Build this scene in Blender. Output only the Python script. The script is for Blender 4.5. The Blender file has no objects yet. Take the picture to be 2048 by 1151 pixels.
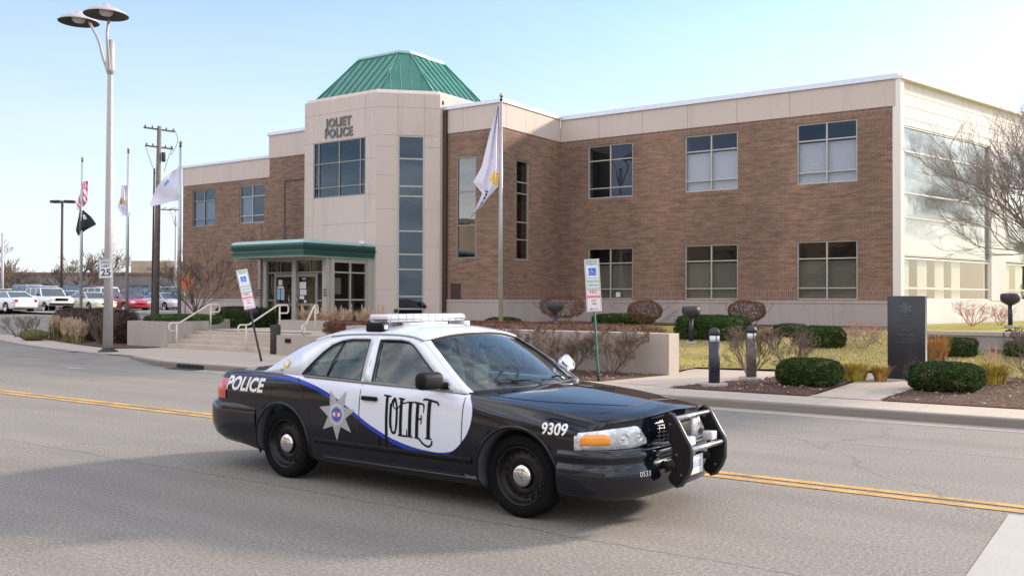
import bpy, bmesh, math, random
from mathutils import Vector, Matrix
from mathutils.bvhtree import BVHTree
C = bpy.context.scene
COL = C.collection
R = math.radians
# ---------------------------------------------------------------- camera (X runs along the street, Y across it, away from the viewer)
FPX, CXP, CYP = 1860.0, 1024.0, 575.5
yaw, roll, pitch = R(34.7), 0.003, math.atan((599 - 575.5) / 1860.0)
cd = bpy.data.cameras.new('camera'); cam = bpy.data.objects.new('camera', cd); COL.objects.link(cam)
cd.sensor_width = 36.0; cd.lens = 36.0 * FPX / 2048.0; cd.clip_start = 0.1; cd.clip_end = 3000
cam.matrix_world = Matrix.Translation((0, 0, 1.8)) @ Matrix.Rotation(yaw, 4, 'Z') @ Matrix.Rotation(math.pi / 2 + pitch, 4, 'X') @ Matrix.Rotation(roll, 4, 'Z')
C.camera = cam
# ---------------------------------------------------------------- sky, sun, exposure
SUNV = Vector((0.58, 1.0, 0.45)).normalized()
SEL = math.asin(SUNV.z)
w = bpy.data.worlds.new('World'); C.world = w; w.use_nodes = True
nt = w.node_tree; nt.nodes.clear()
sk = nt.nodes.new('ShaderNodeTexSky'); sk.sky_type = 'NISHITA'; sk.sun_disc = False
sk.sun_elevation = SEL; sk.sun_rotation = math.atan2(SUNV.x, SUNV.y)
sk.altitude = 100; sk.air_density = 1.0; sk.dust_density = 1.0; sk.ozone_density = 1.2
bg = nt.nodes.new('ShaderNodeBackground'); bg.inputs[1].default_value = 0.088
ow = nt.nodes.new('ShaderNodeOutputWorld')
tint = nt.nodes.new('ShaderNodeMix'); tint.data_type = 'RGBA'; tint.blend_type = 'MULTIPLY'; tint.inputs[0].default_value = 1.0; tint.inputs[7].default_value = (.77, .885, 1.0, 1)
nt.links.new(sk.outputs[0], tint.inputs[6]); 
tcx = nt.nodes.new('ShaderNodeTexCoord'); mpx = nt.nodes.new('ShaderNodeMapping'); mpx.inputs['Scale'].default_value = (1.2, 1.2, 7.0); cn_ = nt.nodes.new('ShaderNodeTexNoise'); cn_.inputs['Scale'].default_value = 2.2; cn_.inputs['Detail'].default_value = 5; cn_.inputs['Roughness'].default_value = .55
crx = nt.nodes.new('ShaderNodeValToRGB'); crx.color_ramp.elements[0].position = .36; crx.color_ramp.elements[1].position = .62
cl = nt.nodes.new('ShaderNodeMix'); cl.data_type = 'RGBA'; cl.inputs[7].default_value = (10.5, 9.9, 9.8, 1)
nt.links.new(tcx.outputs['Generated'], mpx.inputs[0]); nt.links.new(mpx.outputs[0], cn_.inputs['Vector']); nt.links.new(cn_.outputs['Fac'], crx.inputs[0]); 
# clouds added behind and above the viewer as fill light; station side almost clear
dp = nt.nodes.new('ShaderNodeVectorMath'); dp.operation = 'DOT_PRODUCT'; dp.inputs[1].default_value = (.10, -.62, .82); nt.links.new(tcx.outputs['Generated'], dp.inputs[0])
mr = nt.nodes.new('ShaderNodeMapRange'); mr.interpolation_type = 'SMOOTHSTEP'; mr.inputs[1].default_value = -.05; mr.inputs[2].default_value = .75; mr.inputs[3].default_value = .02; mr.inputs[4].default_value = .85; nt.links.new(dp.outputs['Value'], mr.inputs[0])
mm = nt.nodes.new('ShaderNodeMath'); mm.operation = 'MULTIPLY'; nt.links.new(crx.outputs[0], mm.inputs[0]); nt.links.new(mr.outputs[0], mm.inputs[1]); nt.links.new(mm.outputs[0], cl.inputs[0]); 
sxw = nt.nodes.new('ShaderNodeSeparateXYZ'); nt.links.new(tcx.outputs['Generated'], sxw.inputs[0]); hz = nt.nodes.new('ShaderNodeMapRange'); hz.interpolation_type = 'SMOOTHSTEP'; hz.inputs[1].default_value = .0; hz.inputs[2].default_value = .42; hz.inputs[3].default_value = .75; hz.inputs[4].default_value = 0.; nt.links.new(sxw.outputs[2], hz.inputs[0])
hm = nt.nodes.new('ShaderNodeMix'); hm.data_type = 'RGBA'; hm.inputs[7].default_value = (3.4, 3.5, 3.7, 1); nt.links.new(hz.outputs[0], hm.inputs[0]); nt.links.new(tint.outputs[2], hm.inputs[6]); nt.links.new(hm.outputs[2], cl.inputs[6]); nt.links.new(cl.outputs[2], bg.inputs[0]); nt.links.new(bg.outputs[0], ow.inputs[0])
sd = bpy.data.lights.new('sun', 'SUN'); so = bpy.data.objects.new('sun', sd); COL.objects.link(so)
sd.energy = 2.1; sd.angle = R(5); sd.color = (1.0, 0.86, 0.72)
so.rotation_euler = (-SUNV).to_track_quat('-Z', 'Y').to_euler(); so.location = (30, 50, 40)
C.view_settings.view_transform = 'Standard'; C.view_settings.look = 'None'
C.view_settings.gamma = 1.0; C.view_settings.exposure = 1.70
C.cycles.max_bounces = 8; C.cycles.transparent_max_bounces = 12
# ---------------------------------------------------------------- materials
MATS = {}
class NT:
    def __init__(s, name):
        s.m = bpy.data.materials.new(name); s.m.use_nodes = True; s.t = s.m.node_tree; s.t.nodes.clear()
        s.out = s.n('ShaderNodeOutputMaterial'); MATS[name] = s.m
    def n(s, ty, **k):
        nd = s.t.nodes.new(ty)
        for a, b in k.items(): setattr(nd, a, b)
        return nd
    def l(s, a, b): s.t.links.new(a, b)
    def val(s, sock, v):
        if hasattr(v, 'is_linked') or isinstance(v, bpy.types.NodeSocket): s.l(v, sock)
        else: sock.default_value = v
    def math(s, op, a, b=0.0, c=None, clamp=False):
        nd = s.n('ShaderNodeMath', operation=op); nd.use_clamp = clamp
        s.val(nd.inputs[0], a); s.val(nd.inputs[1], b)
        if c is not None: s.val(nd.inputs[2], c)
        return nd.outputs[0]
    def mix(s, f, a, b):
        nd = s.n('ShaderNodeMix', data_type='RGBA'); s.val(nd.inputs[0], f); s.val(nd.inputs[6], a if not isinstance(a, tuple) else (*a, 1)[:4]); s.val(nd.inputs[7], b if not isinstance(b, tuple) else (*b, 1)[:4])
        return nd.outputs[2]
    def obj(s): return s.n('ShaderNodeTexCoord').outputs['Object']
    def pos(s): return s.n('ShaderNodeNewGeometry').outputs['Position']
    def noise(s, vec, scale, detail=4, rough=.55, dist=0):
        nd = s.n('ShaderNodeTexNoise'); nd.inputs['Scale'].default_value = scale; nd.inputs['Detail'].default_value = detail
        nd.inputs['Roughness'].default_value = rough; nd.inputs['Distortion'].default_value = dist; s.l(vec, nd.inputs['Vector']); return nd.outputs['Fac']
    def ramp(s, f, stops):
        nd = s.n('ShaderNodeValToRGB'); cr = nd.color_ramp
        while len(cr.elements) < len(stops): cr.elements.new(.5)
        for e, (p, c) in zip(cr.elements, stops): e.position = p; e.color = (*c, 1) if len(c) == 3 else c
        s.l(f, nd.inputs[0]); return nd.outputs[0]
    def scale(s, vec, v):
        nd = s.n('ShaderNodeVectorMath', operation='MULTIPLY'); s.l(vec, nd.inputs[0]); nd.inputs[1].default_value = v; return nd.outputs[0]
    def bump(s, h, st=.3, d=.01):
        nd = s.n('ShaderNodeBump'); nd.inputs['Strength'].default_value = st; nd.inputs['Distance'].default_value = d; s.l(h, nd.inputs['Height']); return nd.outputs[0]
    def pbr(s, col, rough=.6, metal=0., nrm=None, coat=0., spec=.5, em=None, emst=0):
        p = s.n('ShaderNodeBsdfPrincipled')
        if isinstance(col, tuple): p.inputs['Base Color'].default_value = (*col, 1)[:4]
        else: s.l(col, p.inputs['Base Color'])
        s.val(p.inputs['Roughness'], rough); s.val(p.inputs['Metallic'], metal)
        p.inputs['Coat Weight'].default_value = coat; p.inputs['Coat Roughness'].default_value = .03; p.inputs['Specular IOR Level'].default_value = spec
        if nrm: s.l(nrm, p.inputs['Normal'])
        s.l(p.outputs[0], s.out.inputs[0]); return p
def simple(name, col, rough=.6, metal=0., coat=0., var=.12, scale=6., bump=0., spec=.5):
    t = NT(name); f = t.noise(t.obj(), scale, 5)
    lo = tuple(c * (1 - var) for c in col); hi = tuple(min(1, c * (1 + var)) for c in col)
    c = t.ramp(f, [(.3, lo), (.7, hi)])
    n = t.bump(t.noise(t.obj(), scale * 8, 3), bump, .005) if bump else None
    t.pbr(c, rough, metal, n, coat, spec); return t.m
def glass(name, tint, ior=1.9, trans=1.0, rough=.0, wav=0.0, coat=(1, 1, 1)):
    t = NT(name); tr = t.n('ShaderNodeBsdfTransparent'); tr.inputs[0].default_value = (*tint, 1)
    gl = t.n('ShaderNodeBsdfGlossy'); gl.inputs['Roughness'].default_value = rough; gl.inputs[0].default_value = (*coat, 1)
    ge = t.n('ShaderNodeNewGeometry'); dt = t.n('ShaderNodeVectorMath', operation='DOT_PRODUCT'); t.l(ge.outputs['Normal'], dt.inputs[0]); t.l(ge.outputs['Incoming'], dt.inputs[1])
    f0 = ((ior - 1) / (ior + 1)) ** 2; fo = t.math('ADD', t.math('MULTIPLY', t.math('POWER', t.math('SUBTRACT', 1.0, t.math('ABSOLUTE', dt.outputs['Value'])), 5.0), 1 - f0), f0)
    if wav:
        b = t.bump(t.noise(t.obj(), .9, 2), wav, .02); t.l(b, gl.inputs['Normal'])
    mx = t.n('ShaderNodeMixShader'); t.l(fo, mx.inputs[0]); t.l(tr.outputs[0], mx.inputs[1]); t.l(gl.outputs[0], mx.inputs[2])
    t.l(mx.outputs[0], t.out.inputs[0]); return t.m
def make_materials():
    # asphalt: speckled aggregate, slightly blotchy, a few tar patches
    t = NT('asphalt'); p = t.pos()
    a = t.noise(p, 34, 4, .85); b = t.noise(p, .35, 5, .6); d = t.noise(t.scale(p, (.25, 1.6, 1)), 1.2, 4)
    base = t.ramp(a, [(.34, (.09, .082, .074)), (.5, (.205, .187, .165)), (.66, (.36, .33, .285))])
    base = t.mix(t.math('MULTIPLY', t.ramp(b, [(.35, (0, 0, 0)), (.7, (1, 1, 1))]), .35), base, (.27, .245, .215))
    base = t.mix(t.math('MULTIPLY', t.ramp(d, [(.42, (0, 0, 0)), (.75, (1, 1, 1))]), .30), base, (.125, .115, .105))
    spot = t.noise(t.scale(p, (2.2, 3.4, 1)), 2.6, 3, .6); base = t.mix(t.ramp(spot, [(.74, (0, 0, 0)), (.78, (.6, .6, .6))]), base, (.07, .065, .06))
    vo = t.n('ShaderNodeTexVoronoi', feature='DISTANCE_TO_EDGE'); vo.inputs['Scale'].default_value = .11
    wv = t.n('ShaderNodeVectorMath', operation='ADD'); t.l(p, wv.inputs[0]); nn = t.n('ShaderNodeTexNoise'); nn.inputs['Scale'].default_value = 1.1; nn.inputs['Detail'].default_value = 6; t.l(p, nn.inputs['Vector']); t.l(nn.outputs['Color'], wv.inputs[1])
    t.l(wv.outputs[0], vo.inputs['Vector']); base = t.mix(t.ramp(vo.outputs['Distance'], [(.0, (.4, .4, .4)), (.0025, (0, 0, 0))]), base, (.085, .078, .07))
    sxr = t.n('ShaderNodeSeparateXYZ'); t.l(p, sxr.inputs[0]); wob = t.math('MULTIPLY', t.math('SUBTRACT', t.noise(p, .9, 5, .7), .5), .22)
    for yy, ww in ((12.05, .018), (6.1, .014), (3.0, .016)):
        base = t.mix(t.math('MULTIPLY', t.math('LESS_THAN', t.math('ABSOLUTE', t.math('SUBTRACT', t.math('ADD', sxr.outputs[1], wob), yy)), ww), .5), base, (.07, .064, .058))
    for yy in (5.2, 8.4, 10.4, 12.9):
        base = t.mix(t.math('MULTIPLY', t.math('SUBTRACT', 1.0, t.math('SMOOTH_MIN', t.math('DIVIDE', t.math('ABSOLUTE', t.math('SUBTRACT', t.math('ADD', sxr.outputs[1], wob), yy)), .45), 1.0, .2), clamp=True), .22), base, (.13, .118, .105))
    t.pbr(base, .88, nrm=t.bump(a, .5, .006), spec=.3)
    def concrete(name, c, joint=None, var=.1):
        t = NT(name); p = t.pos(); a = t.noise(p, 1.3, 6, .6); g = t.noise(p, 60, 2)
        col = t.mix(a, tuple(x * (1 - var) for x in c), tuple(x * (1 + var) for x in c)); col = t.mix(t.math('MULTIPLY', t.ramp(g, [(.35, (1, 1, 1)), (.5, (0, 0, 0))]), .25), col, tuple(x * .7 for x in c))
        if name in ('precast', 'precast_dark', 'planter', 'cream', 'steps'):
            stn = t.noise(t.scale(p, (1.5, 1.5, .25)), 1.2, 6, .7); col = t.mix(t.math('MULTIPLY', t.ramp(stn, [(.50, (0, 0, 0)), (.74, (1, 1, 1))]), .36), col, tuple(x * .62 for x in c))
        if joint:
            sx = t.n('ShaderNodeSeparateXYZ'); t.l(p, sx.inputs[0]); j = None
            for k, (o, st, off) in enumerate(joint):
                m = t.math('MODULO', t.math('ADD', sx.outputs[o], 1000 * st + off), st); jj = t.math('LESS_THAN', m, .014); j = jj if j is None else t.math('MAXIMUM', j, jj)
            col = t.mix(t.math('MULTIPLY', j, .6), col, tuple(x * .45 for x in c))
        t.pbr(col, .85, nrm=t.bump(g, .25, .004), spec=.3)
    concrete('sidewalk', (.44, .375, .31), [(0, 1.52, 0), (1, 1.6, .3)])
    concrete('kerb', (.22, .195, .17)); concrete('gutter', (.36, .325, .28)); concrete('white_concrete', (.37, .355, .33), var=.16)  # kerb colour darkened to carry the shade on its face
    concrete('steps', (.50, .435, .36), var=.2); concrete('planter', (.41, .36, .315), var=.05)
    concrete('precast', (.53, .455, .405), var=.04); concrete('precast_dark', (.41, .36, .33), var=.05); concrete('cream', (.76, .72, .66), var=.05)
    # brick
    t = NT('brick'); p = t.pos(); sx = t.n('ShaderNodeSeparateXYZ'); t.l(p, sx.inputs[0]); cb = t.n('ShaderNodeCombineXYZ')
    t.l(t.math('ADD', sx.outputs[0], sx.outputs[1]), cb.inputs[0]); t.l(sx.outputs[2], cb.inputs[1])
    bt = t.n('ShaderNodeTexBrick'); t.l(cb.outputs[0], bt.inputs['Vector']); bt.inputs['Scale'].default_value = 1.0
    bt.inputs['Brick Width'].default_value = .21; bt.inputs['Row Height'].default_value = .075; bt.inputs['Mortar Size'].default_value = .011; bt.inputs['Mortar Smooth'].default_value = .2; bt.inputs['Bias'].default_value = -.1
    n1 = t.noise(cb.outputs[0], 1.1, 6, .7); 
    cbs = t.scale(cb.outputs[0], (1.5, 9.0, 1)); n2 = t.noise(cbs, 1.0, 6, .75)
    t.l(t.mix(n2, (.32, .165, .105), (.165, .115, .085)), bt.inputs['Color1']); t.l(t.mix(n1, (.38, .21, .135), (.125, .088, .068)), bt.inputs['Color2'])
    bt.inputs['Mortar'].default_value = (.33, .255, .195, 1)
    fc = t.mix(t.ramp(n2, [(.42, (.0, .0, .0)), (.60, (.70, .70, .70))]), bt.outputs['Color'], (.12, .082, .066))
    # soldier courses near the top and the bottom of the brickwork
    bt2 = t.n('ShaderNodeTexBrick'); t.l(cb.outputs[0], bt2.inputs['Vector']); bt2.inputs['Scale'].default_value = 1.0; bt2.offset = 0
    bt2.inputs['Brick Width'].default_value = .078; bt2.inputs['Row Height'].default_value = .24; bt2.inputs['Mortar Size'].default_value = .010
    bt2.inputs['Color1'].default_value = (.27, .145, .10, 1); bt2.inputs['Color2'].default_value = (.16, .10, .078, 1); bt2.inputs['Mortar'].default_value = (.30, .24, .2, 1)
    z = sx.outputs[2]; band = t.math('MAXIMUM', t.math('LESS_THAN', t.math('ABSOLUTE', t.math('SUBTRACT', z, 2.04)), .24), t.math('LESS_THAN', t.math('ABSOLUTE', t.math('SUBTRACT', z, 8.40)), .12))
    wst = t.ramp(t.noise(t.scale(p, (1, 1, .5)), .33, 5, .65), [(.35, (.76, .77, .80)), (.65, (1.10, 1.06, 1.03))]); fin = t.n('ShaderNodeMix', data_type='RGBA', blend_type='MULTIPLY'); fin.inputs[0].default_value = 1; t.l(t.mix(band, fc, bt2.outputs['Color']), fin.inputs[6]); t.l(wst, fin.inputs[7])
    t.pbr(fin.outputs[2], .9, nrm=t.bump(bt.outputs['Fac'], -.5, .006), spec=.2)
    # grass, mulch
    t = NT('grass'); p = t.pos(); a = t.noise(p, 26, 4, .75); b = t.noise(p, .8, 4)
    c = t.ramp(a, [(.3, (.26, .22, .06)), (.5, (.40, .345, .095)), (.72, (.52, .44, .17))]); c = t.mix(t.ramp(b, [(.4, (0, 0, 0)), (.65, (.7, .7, .7))]), c, (.20, .21, .04))
    t.pbr(c, .95, nrm=t.bump(a, .8, .03), spec=.1)
    t = NT('mulch'); p = t.pos(); a = t.noise(p, 30, 4, .9); b = t.noise(p, 1.5, 4)
    c = t.ramp(a, [(.35, (.05, .028, .02)), (.5, (.15, .09, .068)), (.62, (.27, .19, .15)), (.74, (.45, .36, .29))]); c = t.mix(t.math('MULTIPLY', b, .3), c, (.05, .03, .022))
    t.pbr(c, .95, nrm=t.bump(a, 1, .04), spec=.1)
    t = NT('far_ground'); p = t.pos(); a = t.noise(p, .6, 5); t.pbr(t.ramp(a, [(.3, (.20, .19, .17)), (.7, (.27, .25, .22))]), .95, spec=.1)
    # foliage
    def leafy(name, a, b, c, sc=9.):
        t = NT(name); o = t.pos(); f = t.noise(o, sc, 3, .7); col = t.ramp(f, [(.3, a), (.5, b), (.72, c)]); t.pbr(col, .8, spec=.2)
    leafy('boxwood', (.012, .026, .008), (.03, .06, .012), (.075, .12, .022)); leafy('boxwood_sunny', (.03, .05, .01), (.07, .12, .02), (.15, .21, .04))
    leafy('ivy', (.02, .045, .012), (.045, .09, .02), (.09, .15, .04)); leafy('yellow_grass', (.18, .16, .02), (.42, .36, .04), (.62, .50, .09)); leafy('orange_grass', (.25, .12, .04), (.45, .24, .08), (.6, .38, .16))
    leafy('straw', (.30, .21, .135), (.52, .38, .26), (.68, .54, .40)); leafy('green_grass', (.06, .09, .02), (.13, .16, .04), (.25, .24, .07)); leafy('olive_mound', (.11, .12, .04), (.20, .20, .07), (.30, .28, .12))
    leafy('dry_leaf', (.07, .028, .02), (.14, .065, .045), (.24, .13, .09)); leafy('rust_leaf', (.16, .05, .03), (.28, .10, .06), (.40, .18, .11)); leafy('salmon_leaf', (.30, .12, .08), (.48, .20, .14), (.6, .33, .24))
    leafy('twig', (.10, .065, .05), (.18, .13, .10), (.28, .21, .16)); leafy('bark', (.09, .065, .05), (.15, .115, .09), (.22, .17, .135)); leafy('dark_hedge', (.03, .022, .018), (.07, .05, .038), (.13, .09, .07))
    leafy('olive_twig', (.07, .055, .03), (.14, .11, .06), (.22, .18, .10)); leafy('grey_twig', (.20, .165, .14), (.29, .245, .21), (.38, .33, .29)); leafy('pale_twig', (.22, .17, .14), (.33, .26, .22), (.42, .34, .29))
    # metals, plastics, paints
    simple('alu_pole', (.42, .42, .43), .38, .55, var=.05); simple('lamp_paint', (.40, .385, .385), .45, .1, var=.05); simple('lamp_dark', (.07, .065, .065), .5, .2)
    simple('gold', (.55, .42, .18), .3, .9); simple('window_frame', (.40, .38, .34), .5, .3, var=.04); simple('window_frame_dark', (.24, .23, .21), .5, .3, var=.05); simple('coping', (.58, .60, .68), .42, .35, var=.05)
    simple('green_roof', (.055, .205, .155), .42, .35, var=.14, scale=1.2); simple('green_seam', (.035, .13, .10), .5, .3); simple('green_fascia', (.022, .095, .078), .4, .3, var=.12, scale=2); simple('green_light', (.34, .47, .43), .45, .3, var=.06)
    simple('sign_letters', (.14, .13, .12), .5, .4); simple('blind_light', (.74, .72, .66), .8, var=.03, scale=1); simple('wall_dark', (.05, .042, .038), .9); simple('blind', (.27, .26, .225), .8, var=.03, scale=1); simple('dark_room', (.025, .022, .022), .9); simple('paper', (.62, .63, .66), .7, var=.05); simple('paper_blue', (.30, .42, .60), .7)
    simple('rail_paint', (.66, .56, .47), .45, .1, var=.06); simple('edge_metal', (.07, .07, .075), .35, .6); simple('bollard_brown', (.13, .10, .09), .5, .1, var=.3, scale=12); simple('navy_paint', (.030, .030, .044), .42, .1, var=.2); simple('white_paint', (.78, .78, .78), .5, var=.04); simple('bollard_cap', (.02, .022, .03), .4)
    simple('sign_post_green', (.010, .11, .085), .45, .2, var=.2); simple('black_post', (.025, .028, .026), .6); simple('sign_white', (.72, .74, .76), .4, var=.04); simple('sign_blue', (.02, .14, .62), .4); simple('sign_red', (.70, .07, .10), .4); simple('sign_green', (.05, .25, .13), .4); simple('sign_black', (.03, .03, .03), .5)
    simple('granite', (.030, .031, .036), .38, 0, var=.35, scale=25, spec=.4); simple('engraved', (.10, .105, .115), .7, var=.2); simple('granite_edge', (.28, .28, .29), .8, var=.25, scale=18, bump=.6)
    simple('auto_glass', (.03, .05, .07), .06, spec=1.); simple('wood_pole', (.15, .125, .11), .9, var=.25, scale=3, bump=.4); simple('wood_dark', (.06, .05, .045), .9); simple('iron', (.04, .038, .036), .7, .3); simple('brown_metal', (.06, .035, .03), .6, .2)
    
    for nm_, cc in (('yellow_line', (.60, .345, .09)), ('white_line', (.55, .52, .47))):
        t = NT(nm_); p = t.pos(); a = t.noise(p, 34, 4, .85); b = t.noise(p, 2.2, 5, .7); c = t.mix(t.ramp(t.math('ADD', t.math('MULTIPLY', a, .5), t.math('MULTIPLY', b, .6)), [(.50, (0, 0, 0)), (.66, (1, 1, 1))]), cc, (.20, .165, .125)); t.pbr(c, .85, spec=.2)
    # car
    simple('tyre', (.007, .007, .0075), .85, var=.2, bump=.2, spec=.12); simple('black_steel', (.008, .008, .009), .34, .0, spec=.3); simple('chrome', (.72, .73, .75), .10, 1., var=.03); simple('satin_metal', (.42, .43, .45), .3, 1., var=.05)
    simple('black_plastic', (.007, .007, .008), .6, spec=.2); simple('black_rubber', (.010, .010, .011), .6); simple('interior', (.045, .05, .055), .8); simple('seat_cloth', (.16, .18, .19), .9); simple('push_bar', (.006, .006, .007), .4, .0, var=.2, spec=.3)
    simple('amber', (.85, .30, .02), .15, coat=1.); simple('red_lens', (.55, .02, .03), .12, coat=1.); simple('livery_blue', (.02, .055, .48), .25, coat=1.); simple('livery_white', (.72, .76, .84), .28, coat=1., var=.02); simple('decal_black', (.006, .006, .007), .6, spec=.2)
    simple('badge_silver', (.42, .44, .48), .38, .35, var=.25, scale=60); simple('badge_blue', (.03, .10, .5), .3); simple('badge_red', (.55, .08, .08), .3); simple('badge_gold', (.75, .45, .12), .35)
    simple('lens_inner', (.80, .81, .83), .2, .45, var=.35, scale=22); simple('bar_white', (.60, .60, .62), .22, coat=1., var=.04); simple('plate_blue', (.20, .27, .62), .5)
    glass('car_glass', (.50, .62, .60), 1.75); glass('lens_glass', (.92, .93, .95), 1.5); glass('shop_glass', (.66, .66, .62), 1.45, wav=.03); glass('tower_glass', (.74, .77, .83), 1.52, wav=.08, coat=(.55, .72, 1)); glass('blue_glass', (.42, .48, .58), 1.72, wav=.12, coat=(.62, .80, 1)); glass('low_glass', (.80, .83, .80), 2.5, rough=.02, wav=.3); glass('bright_glass', (.80, .83, .85), 5.0, rough=.08, wav=.35, coat=(.93, .96, 1)); glass('mirror_glass', (.30, .32, .33), 2.3, wav=.12)
    for n, c in [('paint_white', (.70, .72, .74)), ('paint_red', (.32, .015, .03)), ('paint_cream', (.62, .60, .46)), ('paint_blue', (.05, .10, .28)), ('paint_silver', (.45, .47, .50)), ('paint_brick', (.40, .06, .04)), ('paint_dark', (.03, .035, .045)), ('paint_navy', (.03, .04, .10))]:
        simple(n, c, .3, coat=1., var=.03)
    for n, c in [('wall_tan', (.40, .32, .24)), ('wall_grey', (.22, .20, .19)), ('wall_orange', (.55, .30, .14)), ('wall_brown', (.20, .13, .10)), ('wall_brick_red', (.24, .13, .10))]:
        simple(n, c, .85, var=.12, scale=.6)
    # two-tone car paint: white shield with a blue line under it, rest black
    t = NT('patrol_paint'); sx = t.n('ShaderNodeSeparateXYZ'); t.l(t.obj(), sx.inputs[0])
    def fcurve(inp, pts):
        nd = t.n('ShaderNodeFloatCurve'); cv = nd.mapping.curves[0]
        while len(cv.points) < len(pts): cv.points.new(.5, .5)
        for q, (a, b) in zip(cv.points, pts): q.location = (a, b); q.handle_type = 'AUTO'
        nd.mapping.use_clip = False; nd.mapping.update(); t.l(inp, nd.inputs['Value']); return nd.outputs[0]
    xn = t.math('DIVIDE', t.math('ADD', sx.outputs[0], 2.0), 3.1); zn = t.math('DIVIDE', sx.outputs[2], 1.25)
    low = t.math('MULTIPLY', fcurve(xn, [((a + 2) / 3.1, b / 1.25) for a, b in [(-2, 1.06), (-1.83, 1.055), (-1.43, 1.035), (-1.17, 1.003), (-.81, .915), (-.467, .775), (-.139, .622), (.175, .520), (.5, .472), (.7, .475), (.84, .52), (.93, .62), (1.02, .8), (1.1, 1.0)]]), 1.25)
    xm = t.math('MULTIPLY', fcurve(zn, [(a / 1.25, b / 1.3) for a, b in [(.4, .6), (.50, .80), (.588, .900), (.68, .965), (.78, .998), (.86, 1.0), (.93, .975), (1.0, .91), (1.1, .80)]]), 1.3)
    ay = t.math('GREATER_THAN', t.math('ABSOLUTE', sx.outputs[1]), .80)
    def mask(dz, dx): return t.math('MULTIPLY', t.math('MULTIPLY', t.math('GREATER_THAN', sx.outputs[2], t.math('SUBTRACT', low, dz)), t.math('LESS_THAN', sx.outputs[0], t.math('ADD', xm, dx))), ay)
    white = mask(0, 0); blue = t.math('MULTIPLY', mask(.042, .007), t.math('LESS_THAN', sx.outputs[2], 1.02))
    col = t.mix(white, t.mix(blue, (.004, .005, .010), (.015, .05, .42)), (.70, .74, .83))  # black given a slight navy tint standing for reflected sky
    t.pbr(col, .07, coat=0., spec=.55)
make_materials()
def M(n): return MATS[n]
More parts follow.
